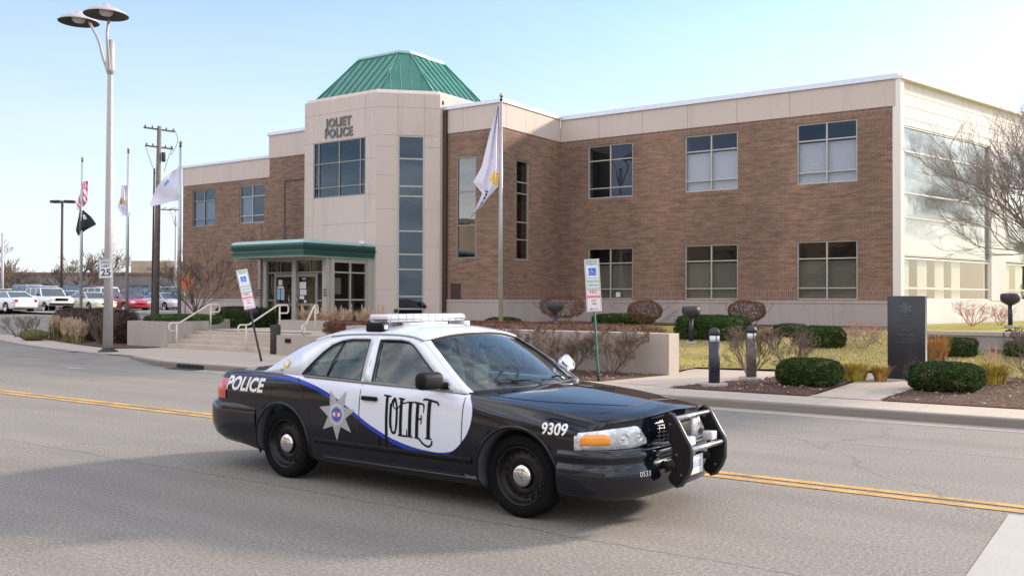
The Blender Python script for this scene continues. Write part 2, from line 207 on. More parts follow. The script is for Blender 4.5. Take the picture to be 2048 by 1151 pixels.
# ---------------------------------------------------------------- mesh collector
class MB:
    def __init__(s): s.v = []; s.f = []; s.mi = []; s.sm = []
    def add(s, vs, fs, mi=0, smooth=False):
        o = len(s.v); s.v += [tuple(v) for v in vs]; s.f += [tuple(i + o for i in f) for f in fs]; s.mi += [mi] * len(fs); s.sm += [smooth] * len(fs); return s
    def box(s, x0, x1, y0, y1, z0, z1, mi=0, mat=None):
        vs = [Vector(p) for p in [(x0, y0, z0), (x1, y0, z0), (x1, y1, z0), (x0, y1, z0), (x0, y0, z1), (x1, y0, z1), (x1, y1, z1), (x0, y1, z1)]]
        if mat: vs = [mat @ v for v in vs]
        return s.add(vs, [(3, 2, 1, 0), (4, 5, 6, 7), (0, 1, 5, 4), (1, 2, 6, 5), (2, 3, 7, 6), (3, 0, 4, 7)], mi)
    def rbox(s, x0, x1, y0, y1, z0, z1, r=.02, seg=2, mi=0, mat=None, smooth=True):
        bm = bmesh.new(); bmesh.ops.create_cube(bm, size=1.0)
        for v in bm.verts: v.co = Vector(((x0 + x1) / 2 + v.co.x * (x1 - x0), (y0 + y1) / 2 + v.co.y * (y1 - y0), (z0 + z1) / 2 + v.co.z * (z1 - z0)))
        bmesh.ops.bevel(bm, geom=bm.edges[:], offset=r, segments=seg, profile=.5, affect='EDGES', clamp_overlap=True)
        return s.bm(bm, mi, mat, smooth)
    def bm(s, bm, mi=0, mat=None, smooth=False):
        bm.verts.index_update(); s.add([(mat @ v.co if mat else v.co) for v in bm.verts], [[v.index for v in f.verts] for f in bm.faces], mi, smooth); bm.free(); return s
    def prism(s, poly, z0, z1, mi=0, mat=None, smooth=False):
        n = len(poly); z0f = z0 if callable(z0) else (lambda x, y: z0); z1f = z1 if callable(z1) else (lambda x, y: z1)
        a = sum(poly[i][0] * poly[(i + 1) % n][1] - poly[(i + 1) % n][0] * poly[i][1] for i in range(n))
        if a < 0: poly = poly[::-1]
        vs = [Vector((x, y, z0f(x, y))) for x, y in poly] + [Vector((x, y, z1f(x, y))) for x, y in poly]
        if mat: vs = [mat @ v for v in vs]
        return s.add(vs, [tuple(range(n - 1, -1, -1)), tuple(range(n, 2 * n))] + [(i, (i + 1) % n, n + (i + 1) % n, n + i) for i in range(n)], mi, smooth)
    def tube(s, pts, r, seg=8, mi=0, caps=True, smooth=True):
        pts = [Vector(p) for p in pts]; n = len(pts); rs = r if isinstance(r, (list, tuple)) else [r] * n; vs = []; up = None
        for i, p in enumerate(pts):
            t = (pts[min(i + 1, n - 1)] - pts[max(i - 1, 0)]).normalized()
            if up is None: up = t.orthogonal().normalized()
            up = (up - t * up.dot(t));
            if up.length < 1e-5: up = t.orthogonal()
            up.normalize(); b = t.cross(up)
            for k in range(seg):
                a = 2 * math.pi * k / seg; vs.append(p + (up * math.cos(a) + b * math.sin(a)) * rs[i])
        fs = [(i * seg + k, i * seg + (k + 1) % seg, (i + 1) * seg + (k + 1) % seg, (i + 1) * seg + k) for i in range(n - 1) for k in range(seg)]
        if caps: fs += [tuple(range(seg - 1, -1, -1)), tuple((n - 1) * seg + k for k in range(seg))]
        return s.add(vs, fs, mi, smooth)
    def lathe(s, prof, seg=24, mi=0, mat=None, smooth=True, sx=1., sy=1., caps=True):
        vs = []; n = len(prof)
        for (r, z) in prof:
            for k in range(seg):
                a = 2 * math.pi * k / seg; v = Vector((r * math.cos(a) * sx, r * math.sin(a) * sy, z)); vs.append(mat @ v if mat else v)
        fs = [(i * seg + k, i * seg + (k + 1) % seg, (i + 1) * seg + (k + 1) % seg, (i + 1) * seg + k) for i in range(n - 1) for k in range(seg)]
        if caps: fs += [tuple(range(seg - 1, -1, -1)), tuple((n - 1) * seg + k for k in range(seg))]
        return s.add(vs, fs, mi, smooth)
    def grid(s, rows, mi=0, smooth=True, close=False):
        n = len(rows); m = len(rows[0]); vs = [p for r in rows for p in r]; fs = []
        for i in range(n - 1):
            for j in range(m if close else m - 1): fs.append((i * m + j, i * m + (j + 1) % m, (i + 1) * m + (j + 1) % m, (i + 1) * m + j))
        return s.add(vs, fs, mi, smooth)
    def build(s, name, mats, parent=None, loc=None):
        me = bpy.data.meshes.new(name); me.from_pydata([tuple(v) for v in s.v], [], s.f)
        if not isinstance(mats, (list, tuple)): mats = [mats]
        for m in mats: me.materials.append(M(m) if isinstance(m, str) else m)
        me.polygons.foreach_set('material_index', s.mi); me.polygons.foreach_set('use_smooth', s.sm); me.update()
        return link(name, me, parent, loc)
def link(name, data, parent=None, loc=None):
    o = bpy.data.objects.new(name, data); COL.objects.link(o)
    if parent is not None: o.parent = parent
    if loc is not None: o.location = loc
    return o
def tag(o, label=None, cat=None, group=None, kind=None):
    for k, v in (('label', label), ('category', cat), ('group', group), ('kind', kind)):
        if v: o[k] = v
    return o
def thing(name, label, cat, loc=(0, 0, 0), rz=0., group=None):
    o = link(name, None); o.location = loc; o.rotation_euler = (0, 0, rz); o.empty_display_size = .2; return tag(o, label, cat, group)
def copy_tree(o, parent=None):
    c = o.copy(); COL.objects.link(c)
    if parent is not None: c.parent = parent
    for ch in list(o.children): copy_tree(ch, c)
    return c
def lerp(a, b, t): return a + (b - a) * t
def sstep(t): t = max(0., min(1., t)); return t * t * (3 - 2 * t)
def catmull(pts, k):
    out = []; n = len(pts)
    for i in range(n - 1):
        p0 = pts[max(i - 1, 0)]; p1 = pts[i]; p2 = pts[i + 1]; p3 = pts[min(i + 2, n - 1)]
        for j in range(k):
            t = j / k; out.append(tuple(.5 * ((2 * b) + (-a + c) * t + (2 * a - 5 * b + 4 * c - d) * t * t + (-a + 3 * b - 3 * c + d) * t ** 3) for a, b, c, d in zip(p0, p1, p2, p3)))
    out.append(tuple(pts[-1])); return out
def interp(tab, x):
    if x <= tab[0][0]: return tab[0][1:]
    for a, b in zip(tab, tab[1:]):
        if x <= b[0]:
            t = (x - a[0]) / (b[0] - a[0]); return [lerp(p, q, t) for p, q in zip(a[1:], b[1:])]
    return tab[-1][1:]
def text_mesh(txt, size, bold=0., shear=0., sx=1., spacing=1., depth=0.):
    cu = bpy.data.curves.new('lettering', 'FONT'); cu.body = txt; cu.size = size; cu.shear = shear; cu.offset = bold; cu.space_character = spacing; cu.extrude = depth; cu.align_x = 'CENTER'; cu.align_y = 'CENTER'; cu.resolution_u = 4
    o = bpy.data.objects.new('lettering', cu); COL.objects.link(o); dg = bpy.context.evaluated_depsgraph_get(); me = bpy.data.meshes.new_from_object(o.evaluated_get(dg))
    vs = [(v.co.x * sx, v.co.y, v.co.z) for v in me.vertices]; fs = [tuple(p.vertices) for p in me.polygons]
    bpy.data.objects.remove(o); bpy.data.curves.remove(cu); bpy.data.meshes.remove(me); return vs, fs
def fill2d(loops, cuts=0):
    bm = bmesh.new()
    for lp in loops:
        vs = [bm.verts.new((x, y, 0)) for x, y in lp]
        for i in range(len(vs)): bm.edges.new((vs[i], vs[(i + 1) % len(vs)]))
    bmesh.ops.triangle_fill(bm, use_beauty=True, use_dissolve=False, edges=bm.edges[:])
    if cuts:
        bmesh.ops.subdivide_edges(bm, edges=[e for e in bm.edges if e.calc_length() > .12], cuts=cuts, use_grid_fill=True); bmesh.ops.triangulate(bm, faces=bm.faces[:])
    bm.verts.index_update(); vs = [(v.co.x, v.co.y) for v in bm.verts]; fs = [tuple(v.index for v in f.verts) for f in bm.faces]; bm.free(); return vs, fs
# ---------------------------------------------------------------- cars
def car_sections(tab, dens=3, tub=(-1.85, .88), nx=5):
    """tab rows: x, underside z, half width, shoulder half width, shoulder z, centre z -> rows of half sections"""
    xs = []
    for a, b in zip(tab, tab[1:]):
        k = max(1, int((b[0] - a[0]) / .09)); xs += [a[0] + (b[0] - a[0]) * i / k for i in range(k)]
    xs.append(tab[-1][0]); key = [t[0] for t in tab]
    cols = [catmull([(t[0], t[c]) for t in tab], 12) for c in range(1, 6)]
    def ev(c, x):
        pts = cols[c]
        for p, q in zip(pts, pts[1:]):
            if p[0] <= x <= q[0]: return lerp(p[1], q[1], (x - p[0]) / max(1e-9, q[0] - p[0]))
        return pts[-1][1]
    rows = []
    for x in xs:
        zu, w, ws, zb, zc = [ev(c, x) for c in range(5)]
        P = [(0, zu), (.75 * w, zu), (.90 * w, zu + .012), (.962 * w, zu + .085), (.99 * w, zu + .24), (w, lerp(zu, zb, .55)), (.992 * w, lerp(zu, zb, .80)), (ws, zb - .045), (ws - .035, zb), (ws - .10, zb + .016), (.5 * w, lerp(zb, zc, .60) + .004), (0, zc)]
        if tub[0] < x < tub[1]: P[9] = (ws - .09, zb); P[10] = (ws - .11, .62); P[11] = (0, .60)
        half = catmull(P[:10], dens) + catmull(P[9:], dens)[1:] if (tub[0] < x < tub[1]) else catmull(P, dens)
        rows.append((x, half))
    return rows
def shell(rows, fb, rb, xf, xr):
    """mirror the half sections into closed rings, bending the ends in plan"""
    out = []
    for x, half in rows:
        def wx(y):
            q = (abs(y) / .94) ** 4
            return x - (fb * max(0, (x - 1.72) / (xf - 1.72)) ** 1.4 * q if x > 1.72 else 0) + (rb * max(0, (-2.1 - x) / (-2.1 - xr)) ** 1.4 * q if x < -2.1 else 0)
        def ring(k=1.):
            zc = (half[0][1] + half[-1][1]) / 2; h = [(y * k, zc + (z - zc) * k) for y, z in half]
            return [(wx(y), -y, z) for y, z in h] + [(wx(y), y, z) for y, z in h[-2:0:-1]]
        if x == rows[0][0]: out += [ring(k) for k in (.03, .25, .5, .7, .85, .95)]
        out.append(ring())
        if x == rows[-1][0]: out += [ring(k) for k in (.95, .85, .7, .5, .25, .03)]
    return out
def shell_mesh(rings, name, inside=lambda c: False):
    mb = MB(); mb.grid(rings, 0, True, close=True); m = len(rings[0]); n = len(rings)
    mb.f += [tuple(range(m - 1, -1, -1)), tuple((n - 1) * m + k for k in range(m))]; mb.mi += [0, 0]; mb.sm += [False, False]
    for i, f in enumerate(mb.f):
        c = sum((Vector(mb.v[j]) for j in f), Vector()) / len(f)
        if inside(c): mb.mi[i] = 1
    return mb
def cut_arches(o, axles, r, ymin=.60):
    for ax in axles:
        for s in (-1, 1):
            mb = MB(); T = Matrix.Translation((ax, s * (ymin + .3), .345)) @ Matrix.Rotation(math.pi / 2, 4, 'X'); mb.lathe([(r, -.3), (r, .3)], 48, 0, T)
            c = mb.build('cutter', 'black_rubber'); c.parent = o.parent
            md = o.modifiers.new('arch', 'BOOLEAN'); md.operation = 'DIFFERENCE'; md.object = c; md.solver = 'EXACT'; md.use_self = False
    bpy.context.view_layer.update(); dg = bpy.context.evaluated_depsgraph_get(); me = bpy.data.meshes.new_from_object(o.evaluated_get(dg)); cs = [m.object for m in o.modifiers]; o.modifiers.clear(); o.data = me
    for c in cs: bpy.data.objects.remove(c)
def make_wheel(parent, x, y, side, lod=0, r=.345):
    """side = -1 right, +1 left: outward direction along y"""
    T = Matrix.Translation((x, y, r)) @ Matrix.Rotation(-side * math.pi / 2, 4, 'X')
    seg = 40 if lod == 0 else 20
    wh = link('wheel', None, parent)
    t = MB(); t.lathe([(r * .70, -.10), (r * .88, -.112), (r * .965, -.10), (r, -.07), (r, .07), (r * .97, .098), (r * .90, .112), (r * .80, .114), (r * .70, .10), (r * .70, -.10)], seg, 0, T, caps=False)
    if lod == 0:
        for rr in (.30, .268): t.lathe([(rr - .004, .113), (rr, .1165), (rr + .004, .113)], seg, 0, T, caps=False)
    t.build('tyre', 'tyre', wh)
    rim = MB(); rim.lathe([(r * .715, .0), (r * .715, .10), (r * .695, .106), (r * .66, .085), (r * .62, .045), (r * .56, .030), (r * .46, .055), (r * .34, .060), (r * .30, .045), (.02, .045)], seg, 0, T)
    if lod == 0:
        for k in range(16):
            a = 2 * math.pi * k / 16; q = T @ Matrix.Translation((.178 * math.cos(a), .178 * math.sin(a), .044)); rim.lathe([(.0135, -.004), (.0155, .004), (.0135, .0042), (.001, .0043)], 10, 1, q)
    rim.build('rim', ['black_steel', 'black_rubber'] if lod == 0 else ['satin_metal', 'black_rubber'], wh)
    if lod == 0:
        h = MB(); h.lathe([(.098, .04), (.098, .074), (.091, .087), (.064, .099), (.02, .103), (.001, .1032)], 28, 0, T); h.build('hub_cap', 'chrome', wh)
        # stylised mark on the cap
        b = MB(); q = T @ Matrix.Translation((0, 0, .1025))
        for pts in ([(-.05, .03), (-.03, .045), (-.012, .02), (.012, -.012), (.035, .0)], [(.05, -.03), (.03, -.045), (.016, -.02)], [(.04, .03), (.022, .018), (.012, .03)]):
            b.tube([q @ Vector((p[0], p[1], -.006 if math.hypot(*p) > .04 else 0)) for p in pts], .0028, 5)
        b.build('hub_emblem', 'decal_black', wh)
    return wh
PX = [(-2.70, .34, .90, .845, .955, .955), (-2.66, .33, .915, .86, .995, 1.015), (-2.55, .31, .93, .875, 1.012, 1.05), (-2.2, .26, .95, .90, 1.025, 1.075), (-1.86, .22, .965, .925, 1.035, 1.085), (-1.456, .20, .975, .94, 1.04, 1.08), (-.9, .20, .98, .95, 1.03, 1.05), (-.3, .20, .985, .955, 1.015, 1.03), (.3, .20, .985, .955, 1.0, 1.02), (.86, .20, .98, .95, .975, 1.005), (1.15, .20, .98, .94, .955, 1.03), (1.456, .20, .978, .93, .93, 1.03), (1.86, .24, .965, .905, .89, .99), (2.15, .28, .95, .89, .857, .955), (2.32, .32, .94, .88, .838, .928), (2.40, .34, .935, .875, .825, .905), (2.42, .36, .93, .87, .815, .882)]
def side_y(x, z):
    u = max(0., (z - 1.0) / .44); return .918 - .035 * u - .20 * u ** 1.35 - .035 * max(0, (x + .2) / 1.1) ** 2 - .05 * max(0, (-x - .9) / .9) ** 2
def patrol_car(loc, rz):
    t = thing('police_car', 'black and white police sedan with push bumper and light bar parked on the street', 'police car', loc, rz)
    rings = shell(car_sections(PX, 4), .38, .16, 2.42, -2.70)
    mb = shell_mesh(rings, 'body', lambda c: abs(c.y) < .865 and -1.88 < c.x < .90 and c.z < 1.02 and c.z > .5)
    body = mb.build('body', ['patrol_paint', 'interior'], t)
    cut_arches(body, (1.456, -1.456), .395)
    # arches get a black lining
    me = body.data
    if len(me.materials) < 2: me.materials.append(M('interior'))
    for p in me.polygons:
        c = p.center
        for ax in (1.456, -1.456):
            d = math.hypot(c.x - ax, c.z - .345)
            if .60 <= abs(c.y) <= 1.0 and abs(d - .395) < .02 and abs(p.normal.y) < .3 or (abs(abs(c.y) - .60) < .01 and d < .41): p.material_index = 1
    bm = bmesh.new(); bm.from_mesh(me)
    for a in (-.335, .905, -1.23):
        g = bm.verts[:] + bm.edges[:] + bm.faces[:]; bmesh.ops.bisect_plane(bm, geom=g, plane_co=(a, 0, 0), plane_no=(1, 0, 0))
    g = bm.verts[:] + bm.edges[:] + bm.faces[:]; bmesh.ops.bisect_plane(bm, geom=g, plane_co=(0, 0, .285), plane_no=(0, 0, 1))
    g = bm.verts[:] + bm.edges[:] + bm.faces[:]; bmesh.ops.bisect_plane(bm, geom=g, plane_co=(1.0, 0, 0), plane_no=(1, 0, 0))
    for s in (-1, 1):
        g = bm.verts[:] + bm.edges[:] + bm.faces[:]; bmesh.ops.bisect_plane(bm, geom=g, plane_co=(0, s * .80, 0), plane_no=(0, 1, 0))
    bvh = BVHTree.FromBMesh(bm)
    def region(f):
        c = f.calc_center_median()
        if f.material_index == 1: return None
        if c.z > .285 and abs(c.y) > .87 and f.normal.z < .92:
            s = 'R' if c.y < 0 else 'L'
            if -.335 < c.x < .905: return 'door_front' + s
            if -1.23 < c.x < -.335 and math.hypot(c.x + 1.456, c.z - .345) > .40: return 'door_rear' + s
        if c.x > 1.0 and abs(c.y) < .80 and f.normal.z > .6 and c.z > .7: return 'hood'
        return None
    groups = {}
    for f in bm.faces:
        r = region(f)
        if r: groups.setdefault(r, []).append(f)
    parts = {}
    for r, fl in groups.items():
        b2 = bmesh.new(); vm = {}
        for f in fl:
            vs = []
            for v in f.verts:
                if v.index not in vm: vm[v.index] = b2.verts.new(v.co)
                vs.append(vm[v.index])
            nf = b2.faces.new(vs); nf.smooth = True
        m2 = bpy.data.meshes.new(r); b2.to_mesh(m2); b2.free(); m2.materials.append(M('patrol_paint'))
        parts[r] = link('door' if r.startswith('door') else 'hood', m2, t)
    bmesh.ops.delete(bm, geom=[f for fl in groups.values() for f in fl], context='FACES'); bm.to_mesh(me); bm.free(); me.update()
    def ray(x, z, s=-1, off=.003, y0=1.6):
        h = bvh.ray_cast(Vector((x, s * y0, z)), Vector((0, -s, 0)))
        p = h[0]
        if p is None: return Vector((x, s * .9, z))
        return p + Vector((0, s * off, 0))
    def rayd(x, y, off=.002):
        h = bvh.ray_cast(Vector((x, y, 2)), Vector((0, 0, -1))); p = h[0]
        return (p if p is not None else Vector((x, y, .9))) + Vector((0, 0, off))
    # seams: dark shut lines let into the panels
    def seam(pts, s, parent, n=10, r=.0045):
        q = []
        for a, b in zip(pts, pts[1:]):
            q += [(lerp(a[0], b[0], k / n), lerp(a[1], b[1], k / n)) for k in range(n)]
        q.append(pts[-1]); sm.tube([ray(x, z, s, .0005) for x, z in q], r, 5)
    for s in (-1, 1):
        sm = MB(); seam([(-.335, 1.005), (-.335, .30)], s, t); seam([(-.335, .30), (.86, .30)], s, t); seam([(.905, .96), (.895, .6), (.87, .34), (.86, .30)], s, t); seam([(-1.23, 1.02), (-1.14, .86), (-1.03, .66), (-.99, .45), (-.93, .30), (-.335, .30)], s, t)
        sm.build('shut_line', 'black_rubber', t)
    sm = MB()
    for s in (-1, 1): sm.tube([rayd(1.12 + k * .055, s * (.80 - .0012 * k * k), .0005) for k in range(0, 21)], .004, 5)
    sm.tube([rayd(2.20 - .10 * (abs(k) / 12) ** 3, .70 * k / 12, .0005) for k in range(-12, 13)], .0035, 5)
    sm.build('hood_line', 'black_rubber', t)
    # side protective strip low on the doors
    for s in (-1, 1):
        mo = MB(); rows = []
        for k in range(0, 41):
            x = -.95 + 1.95 * k / 40; rows.append([ray(x, z, s, o) for z, o in ((.405, .002), (.41, .011), (.455, .011), (.46, .002))])
        mo.grid(rows); mo.build('side_moulding', 'black_plastic', t)
    # wheel arch lips
    for s in (-1, 1):
        for ax in (1.456, -1.456):
            l = MB(); pts = []
            for k in range(0, 33):
                a = R(-18) + (math.pi + R(36)) * k / 32; x = ax + .402 * math.cos(a); z = .345 + .402 * math.sin(a); p = ray(x + .01 * math.cos(a), z + .012 * math.sin(a), s, .0); pts.append(p)
            l.tube(pts, .012, 6); l.build('arch_lip', 'patrol_paint', t)
    # bumpers
    def bumper(x0, x1, hw, prof, name, pw=.60):
        rows = []; n = 44
        for k in range(n + 1):
            a = -math.pi / 2 + math.pi * k / n; c, s_ = math.cos(a), math.sin(a); cx = abs(c) ** pw; sy = math.copysign(abs(s_) ** pw, s_)
            nx, ny = (math.copysign(abs(c) ** (2 - pw), 1), math.copysign(abs(s_) ** (2 - pw), s_)); l = math.hypot(nx, ny); nx /= l; ny /= l; sg = 1 if x1 > x0 else -1
            rows.append([(x0 + (x1 - x0) * cx + sg * nx * d, hw * sy + ny * d, z + lift * (1 - cx)) for d, z, lift in prof])
        b = MB(); b.grid(rows); return b
    fb = bumper(1.87, 2.45, .945, [(-.10, .60, 0), (-.02, .625, 0), (.02, .61, 0), (.035, .58, 0), (.036, .545, 0), (.018, .535, 0), (.022, .505, 0), (.038, .49, 0), (.045, .42, 0), (.04, .33, 0), (.01, .245, .02), (-.05, .22, .02), (-.2, .22, .02)], 'f').build('front_bumper', 'patrol_paint', t)
    rb = bumper(-1.86, -2.83, .94, [(-.22, .70, .0), (-.03, .715, .0), (.015, .70, 0), (.03, .66, 0), (.035, .60, 0), (.034, .52, 0), (.024, .45, -.02), (-.01, .37, -.05), (-.08, .31, -.06), (-.3, .30, -.06)], 'r', .38).build('rear_bumper', 'patrol_paint', t)
    bbvh = BVHTree.FromObject(fb, bpy.context.evaluated_depsgraph_get()) if False else None
    # greenhouse: side frames with window openings
    OUT = [(.90, .985), (.55, .995), (.0, 1.005), (-.6, 1.025), (-1.2, 1.038), (-1.84, 1.04), (-1.70, 1.12), (-1.52, 1.22), (-1.36, 1.305), (-1.20, 1.372), (-1.0, 1.42), (-.75, 1.443), (-.4, 1.455), (-.1, 1.453), (.10, 1.437), (.24, 1.405), (.40, 1.31), (.60, 1.18), (.80, 1.045)]
    W1 = [(-.225, 1.022), (-.255, 1.20), (-.315, 1.41), (-.05, 1.412), (.05, 1.40), (.13, 1.37), (.25, 1.295), (.45, 1.165), (.60, 1.065), (.715, 1.008), (.3, 1.014)]
    W2 = [(-.375, 1.034), (-.40, 1.20), (-.445, 1.41), (-.70, 1.405), (-.82, 1.385), (-.93, 1.345), (-1.02, 1.27), (-1.13, 1.15), (-1.215, 1.052), (-.8, 1.045)]
    def dense(lp):
        q = []
        for a, b in zip(lp, lp[1:] + lp[:1]):
            k = max(1, int(math.hypot(a[0] - b[0], a[1] - b[1]) / .06)); q += [(lerp(a[0], b[0], j / k), lerp(a[1], b[1], j / k)) for j in range(k)]
        return q
    for s in (-1, 1):
        vs, fs = fill2d([dense(OUT), dense(W1), dense(W2)]); f = MB(); f.add([(x, s * side_y(x, z), z) for x, z in vs], [fc if s < 0 else fc[::-1] for fc in fs], 0, True)
        fo = f.build('side_frame', 'livery_white', t); md = fo.modifiers.new('solid', 'SOLIDIFY'); md.thickness = .03; md.offset = 0
        for wn, lp in (('front', W1), ('rear', W2)):
            vs, fs = fill2d([dense(lp)]); g = MB(); g.add([(x, s * (side_y(x, z) - .008), z) for x, z in vs], [fc if s < 0 else fc[::-1] for fc in fs], 0, True); g.build('side_window', 'car_glass', t)
            q = [Vector((x, s * (side_y(x, z) + .010), z)) for x, z in dense(lp)]; e = MB(); e.tube(q + [q[0]], .0105, 5); e.build('window_seal', 'black_rubber', t)
        e = MB(); e.tube([(x, s * (side_y(x, z) - .002), z) for x, z in ((-.865, 1.04), (-.84, 1.2), (-.80, 1.40))], .009, 5); e.build('window_divider', 'black_rubber', t)
        e = MB(); vs, fs = fill2d([[(.715, 1.01), (.57, 1.09), (.56, 1.015)]]); e.add([(x, s * (side_y(x, z) + .004), z) for x, z in vs], fs); e.build('mirror_gusset', 'black_plastic', t)
        # B pillar seam and belt moulding
        e = MB(); e.tube([(x, s * (side_y(x, z) + .0165), z) for x, z in ((-.30, 1.01), (-.32, 1.2), (-.375, 1.445))], .0035, 4); e.build('pillar_seam', 'window_frame_dark', t)
        e = MB(); e.tube([(.74 - k * .05, s * (side_y(.74 - k * .05, 1.0) + .014), 1.000 + .0195 * max(0, k) / 20 + .003) for k in range(0, 39)], .011, 5); e.build('belt_moulding', 'window_frame_dark', t)
    # roof skin
    top = [(-1.20, 1.372), (-1.0, 1.42), (-.75, 1.443), (-.4, 1.455), (-.1, 1.453), (.10, 1.437), (.24, 1.405)]; tp = catmull(top, 4); rows = []
    for x, z in tp:
        ye = side_y(x, z) + .010; row = []
        k = (x + 1.2) / 1.44; xc_off = .055 * max(0, (k - .6) / .4) ** 1.5 - .10 * max(0, (.4 - k) / .4) ** 1.5
        for j in range(0, 25):
            u = -1 + 2 * j / 24; y = ye * u; row.append((x + xc_off * (1 - u * u), y, z + .004 + (.066 + .012 * math.sin(math.pi * k)) * (1 - abs(u) ** 2.6)))
        rows.append(row)
    rf = MB(); rf.grid(rows); ro = rf.build('roof', 'livery_white', t); md = ro.modifiers.new('solid', 'SOLIDIFY'); md.thickness = .02; md.offset = -1
    # windscreen / back window between lower and upper curves
    def screen(up, lo, name, bulge, mat='car_glass', n=20, m=8):
        rows = []
        for i in range(m + 1):
            v = i / m; row = []
            for j in range(n + 1):
                u = -1 + 2 * j / n; a = up(u); b = lo(u); p = Vector(a).lerp(Vector(b), v); p += Vector((bulge * math.sin(math.pi * v), 0, .02 * math.sin(math.pi * v))); row.append(p)
            rows.append(row)
        g = MB(); g.grid(rows); o = g.build(name, mat, t); return rows
    zt = 1.405; yt = side_y(.24, zt)
    upf = lambda u: (.235 + .06 * (1 - u * u), (yt - .008) * u, zt + .066 * (1 - abs(u) ** 2.6))
    lof = lambda u: (.82 + .27 * (1 - abs(u) ** 2.2), .862 * u, .985 + .03 * (1 - u * u))
    wr = screen(upf, lof, 'windscreen', .02)
    yr = side_y(-1.2, 1.372)
    upr = lambda u: (-1.205 - .10 * (1 - u * u), (yr - .008) * u, 1.372 + .066 * (1 - abs(u) ** 2.6)); lor = lambda u: (-1.80 - .18 * (1 - abs(u) ** 2.2), .80 * u, 1.045 + .03 * (1 - u * u))
    rr = screen(upr, lor, 'rear_window', -.02)
    for rw, nm in ((wr, 'windscreen_seal'), (rr, 'rear_window_seal')):
        e = MB(); loop = rw[0] + [r[-1] for r in rw[1:]] + rw[-1][::-1][1:] + [r[0] for r in rw[::-1][1:]]; e.tube([p + Vector((0, 0, .003)) for p in loop], .013, 5); e.build(nm, 'black_rubber', t)
    # A pillar outer skin (white band between side frame and windscreen)
    for s in (-1, 1):
        ap = MB(); rows = []
        for k in range(9):
            v = k / 8; z = lerp(1.41, .99, v); x = interp([(.985, .90), (1.045, .80), (1.18, .60), (1.31, .40), (1.405, .24)], z)[0]; ys = side_y(x, z)
            rows.append([(x - .01, s * (ys + .014), z), (x + .022, s * (ys + .004), z + .010), (x + .035, s * (ys - .03), z + .012)])
        ap.grid(rows); ap.build('roof_pillar', 'livery_white', t)
    # black cowl panel + wipers
    cw = MB(); rows = []
    for j in range(25):
        u = -1 + 2 * j / 24; a = lof(u); rows.append([(a[0] - .10, a[1] * .99, a[2] - .012), (a[0] + .02, a[1], a[2] + .004), (a[0] + .10 - .02 * abs(u), a[1] * .985, a[2] - .004)])
    cw.grid(rows); cw.build('cowl_panel', 'black_plastic', t)
    for y0, y1 in ((-.62, -.06), (.02, .60)):
        wp = MB(); a = Vector((lof(y1)[0] + .02, y1, 1.035)); mid = Vector((lof((y0 + y1) / 2)[0] - .07, (y0 + y1) / 2 - .05, 1.065))
        wp.tube([a, lerp(a, mid, .5) + Vector((0, 0, .02)), mid], .008, 5); wp.tube([(lof(u)[0] - .05, u * .862, 1.045 + .012 * math.sin(9 * u)) for u in [lerp(y0, y1, k / 8) for k in range(9)]], .007, 5); wp.build('wiper', 'black_plastic', t)
    # interior
    dk = MB(); rows = []
    for j in range(17):
        u = -1 + 2 * j / 16; rows.append([(lof(u)[0] - .03, .83 * u, .97), (lof(u)[0] - .2, .83 * u, 1.01), (.52, .83 * u, 1.0), (.44, .83 * u, .93), (.46, .83 * u, .62)])
    dk.grid(rows); dk.build('dashboard', 'interior', t)
    for y in (-.38, .38):
        se = MB(); B = Matrix.Translation((-.32, y, .62)) @ Matrix.Rotation(R(-14), 4, 'Y'); se.rbox(-.07, .07, -.25, .25, -.05, .60, .06, 3, 0, B); se.rbox(-.05, .05, -.13, .13, .60, .80, .05, 3, 0, B); se.rbox(-.28, .28, y - .25, y + .25, .58, .74, .06, 3, 0, Matrix.Translation((-.02, 0, 0))); se.build('front_seat', 'seat_cloth', t)
    se = MB(); se.rbox(-.08, .08, -.68, .68, 0, .50, .06, 3, 0, Matrix.Translation((-1.3, 0, .62)) @ Matrix.Rotation(R(-20), 4, 'Y')); se.rbox(-1.28, -.8, -.68, .68, .58, .76, .06, 3); se.build('rear_seat', 'seat_cloth', t)
    pn = MB(); pn.box(-.53, -.515, -.72, .72, 1.0, 1.36); pn.build('cage_screen', 'lens_glass', t); pn = MB(); pn.tube([(-.52, -.78, .9), (-.52, -.66, 1.37), (-.52, .66, 1.37), (-.52, .78, .9)], .018, 6); pn.build('cage_frame', 'interior', t)
    st = MB(); q = Matrix.Translation((.34, .40, .98)) @ Matrix.Rotation(R(-62), 4, 'Y'); st.tube([q @ Vector((.18 * math.cos(a), .18 * math.sin(a), 0)) for a in [2 * math.pi * k / 24 for k in range(25)]], .014, 6); st.tube([q @ Vector((0, -.18, 0)), q @ Vector((0, .18, 0))], .02, 6); st.build('steering_wheel', 'black_plastic', t)
    pc = MB(); pc.rbox(.30, .36, -.14, .10, 1.0, 1.17, .012, 2); pc.rbox(.34, .36, -.10, .10, .9, 1.05, .01); pc.build('dash_computer', 'seat_cloth', t)
    mi = MB(); mi.rbox(.40, .43, -.12, .12, 1.33, 1.39, .012); mi.build('inside_mirror', 'black_plastic', t)
    # lamps: headlight wraps the corner
    def patch(outline, off, n=14):
        """outline in (angle parameter u 0..1 from the side to the grille, z): ray cast towards the axis"""
        return None
    def cast(a, z, s, off):
        # a: heading of the ray origin round the front corner (0 = from the side, 90 = from straight ahead)
        o = Vector((1.98, 0, z)); d = Vector((math.sin(a), s * math.cos(a), 0)); start = Vector((1.86, s * .34, z)) + d * 2; h = bvh.ray_cast(start, -d); p = h[0] if h[0] is not None else Vector((2.2, s * .7, z)); return p + d * off
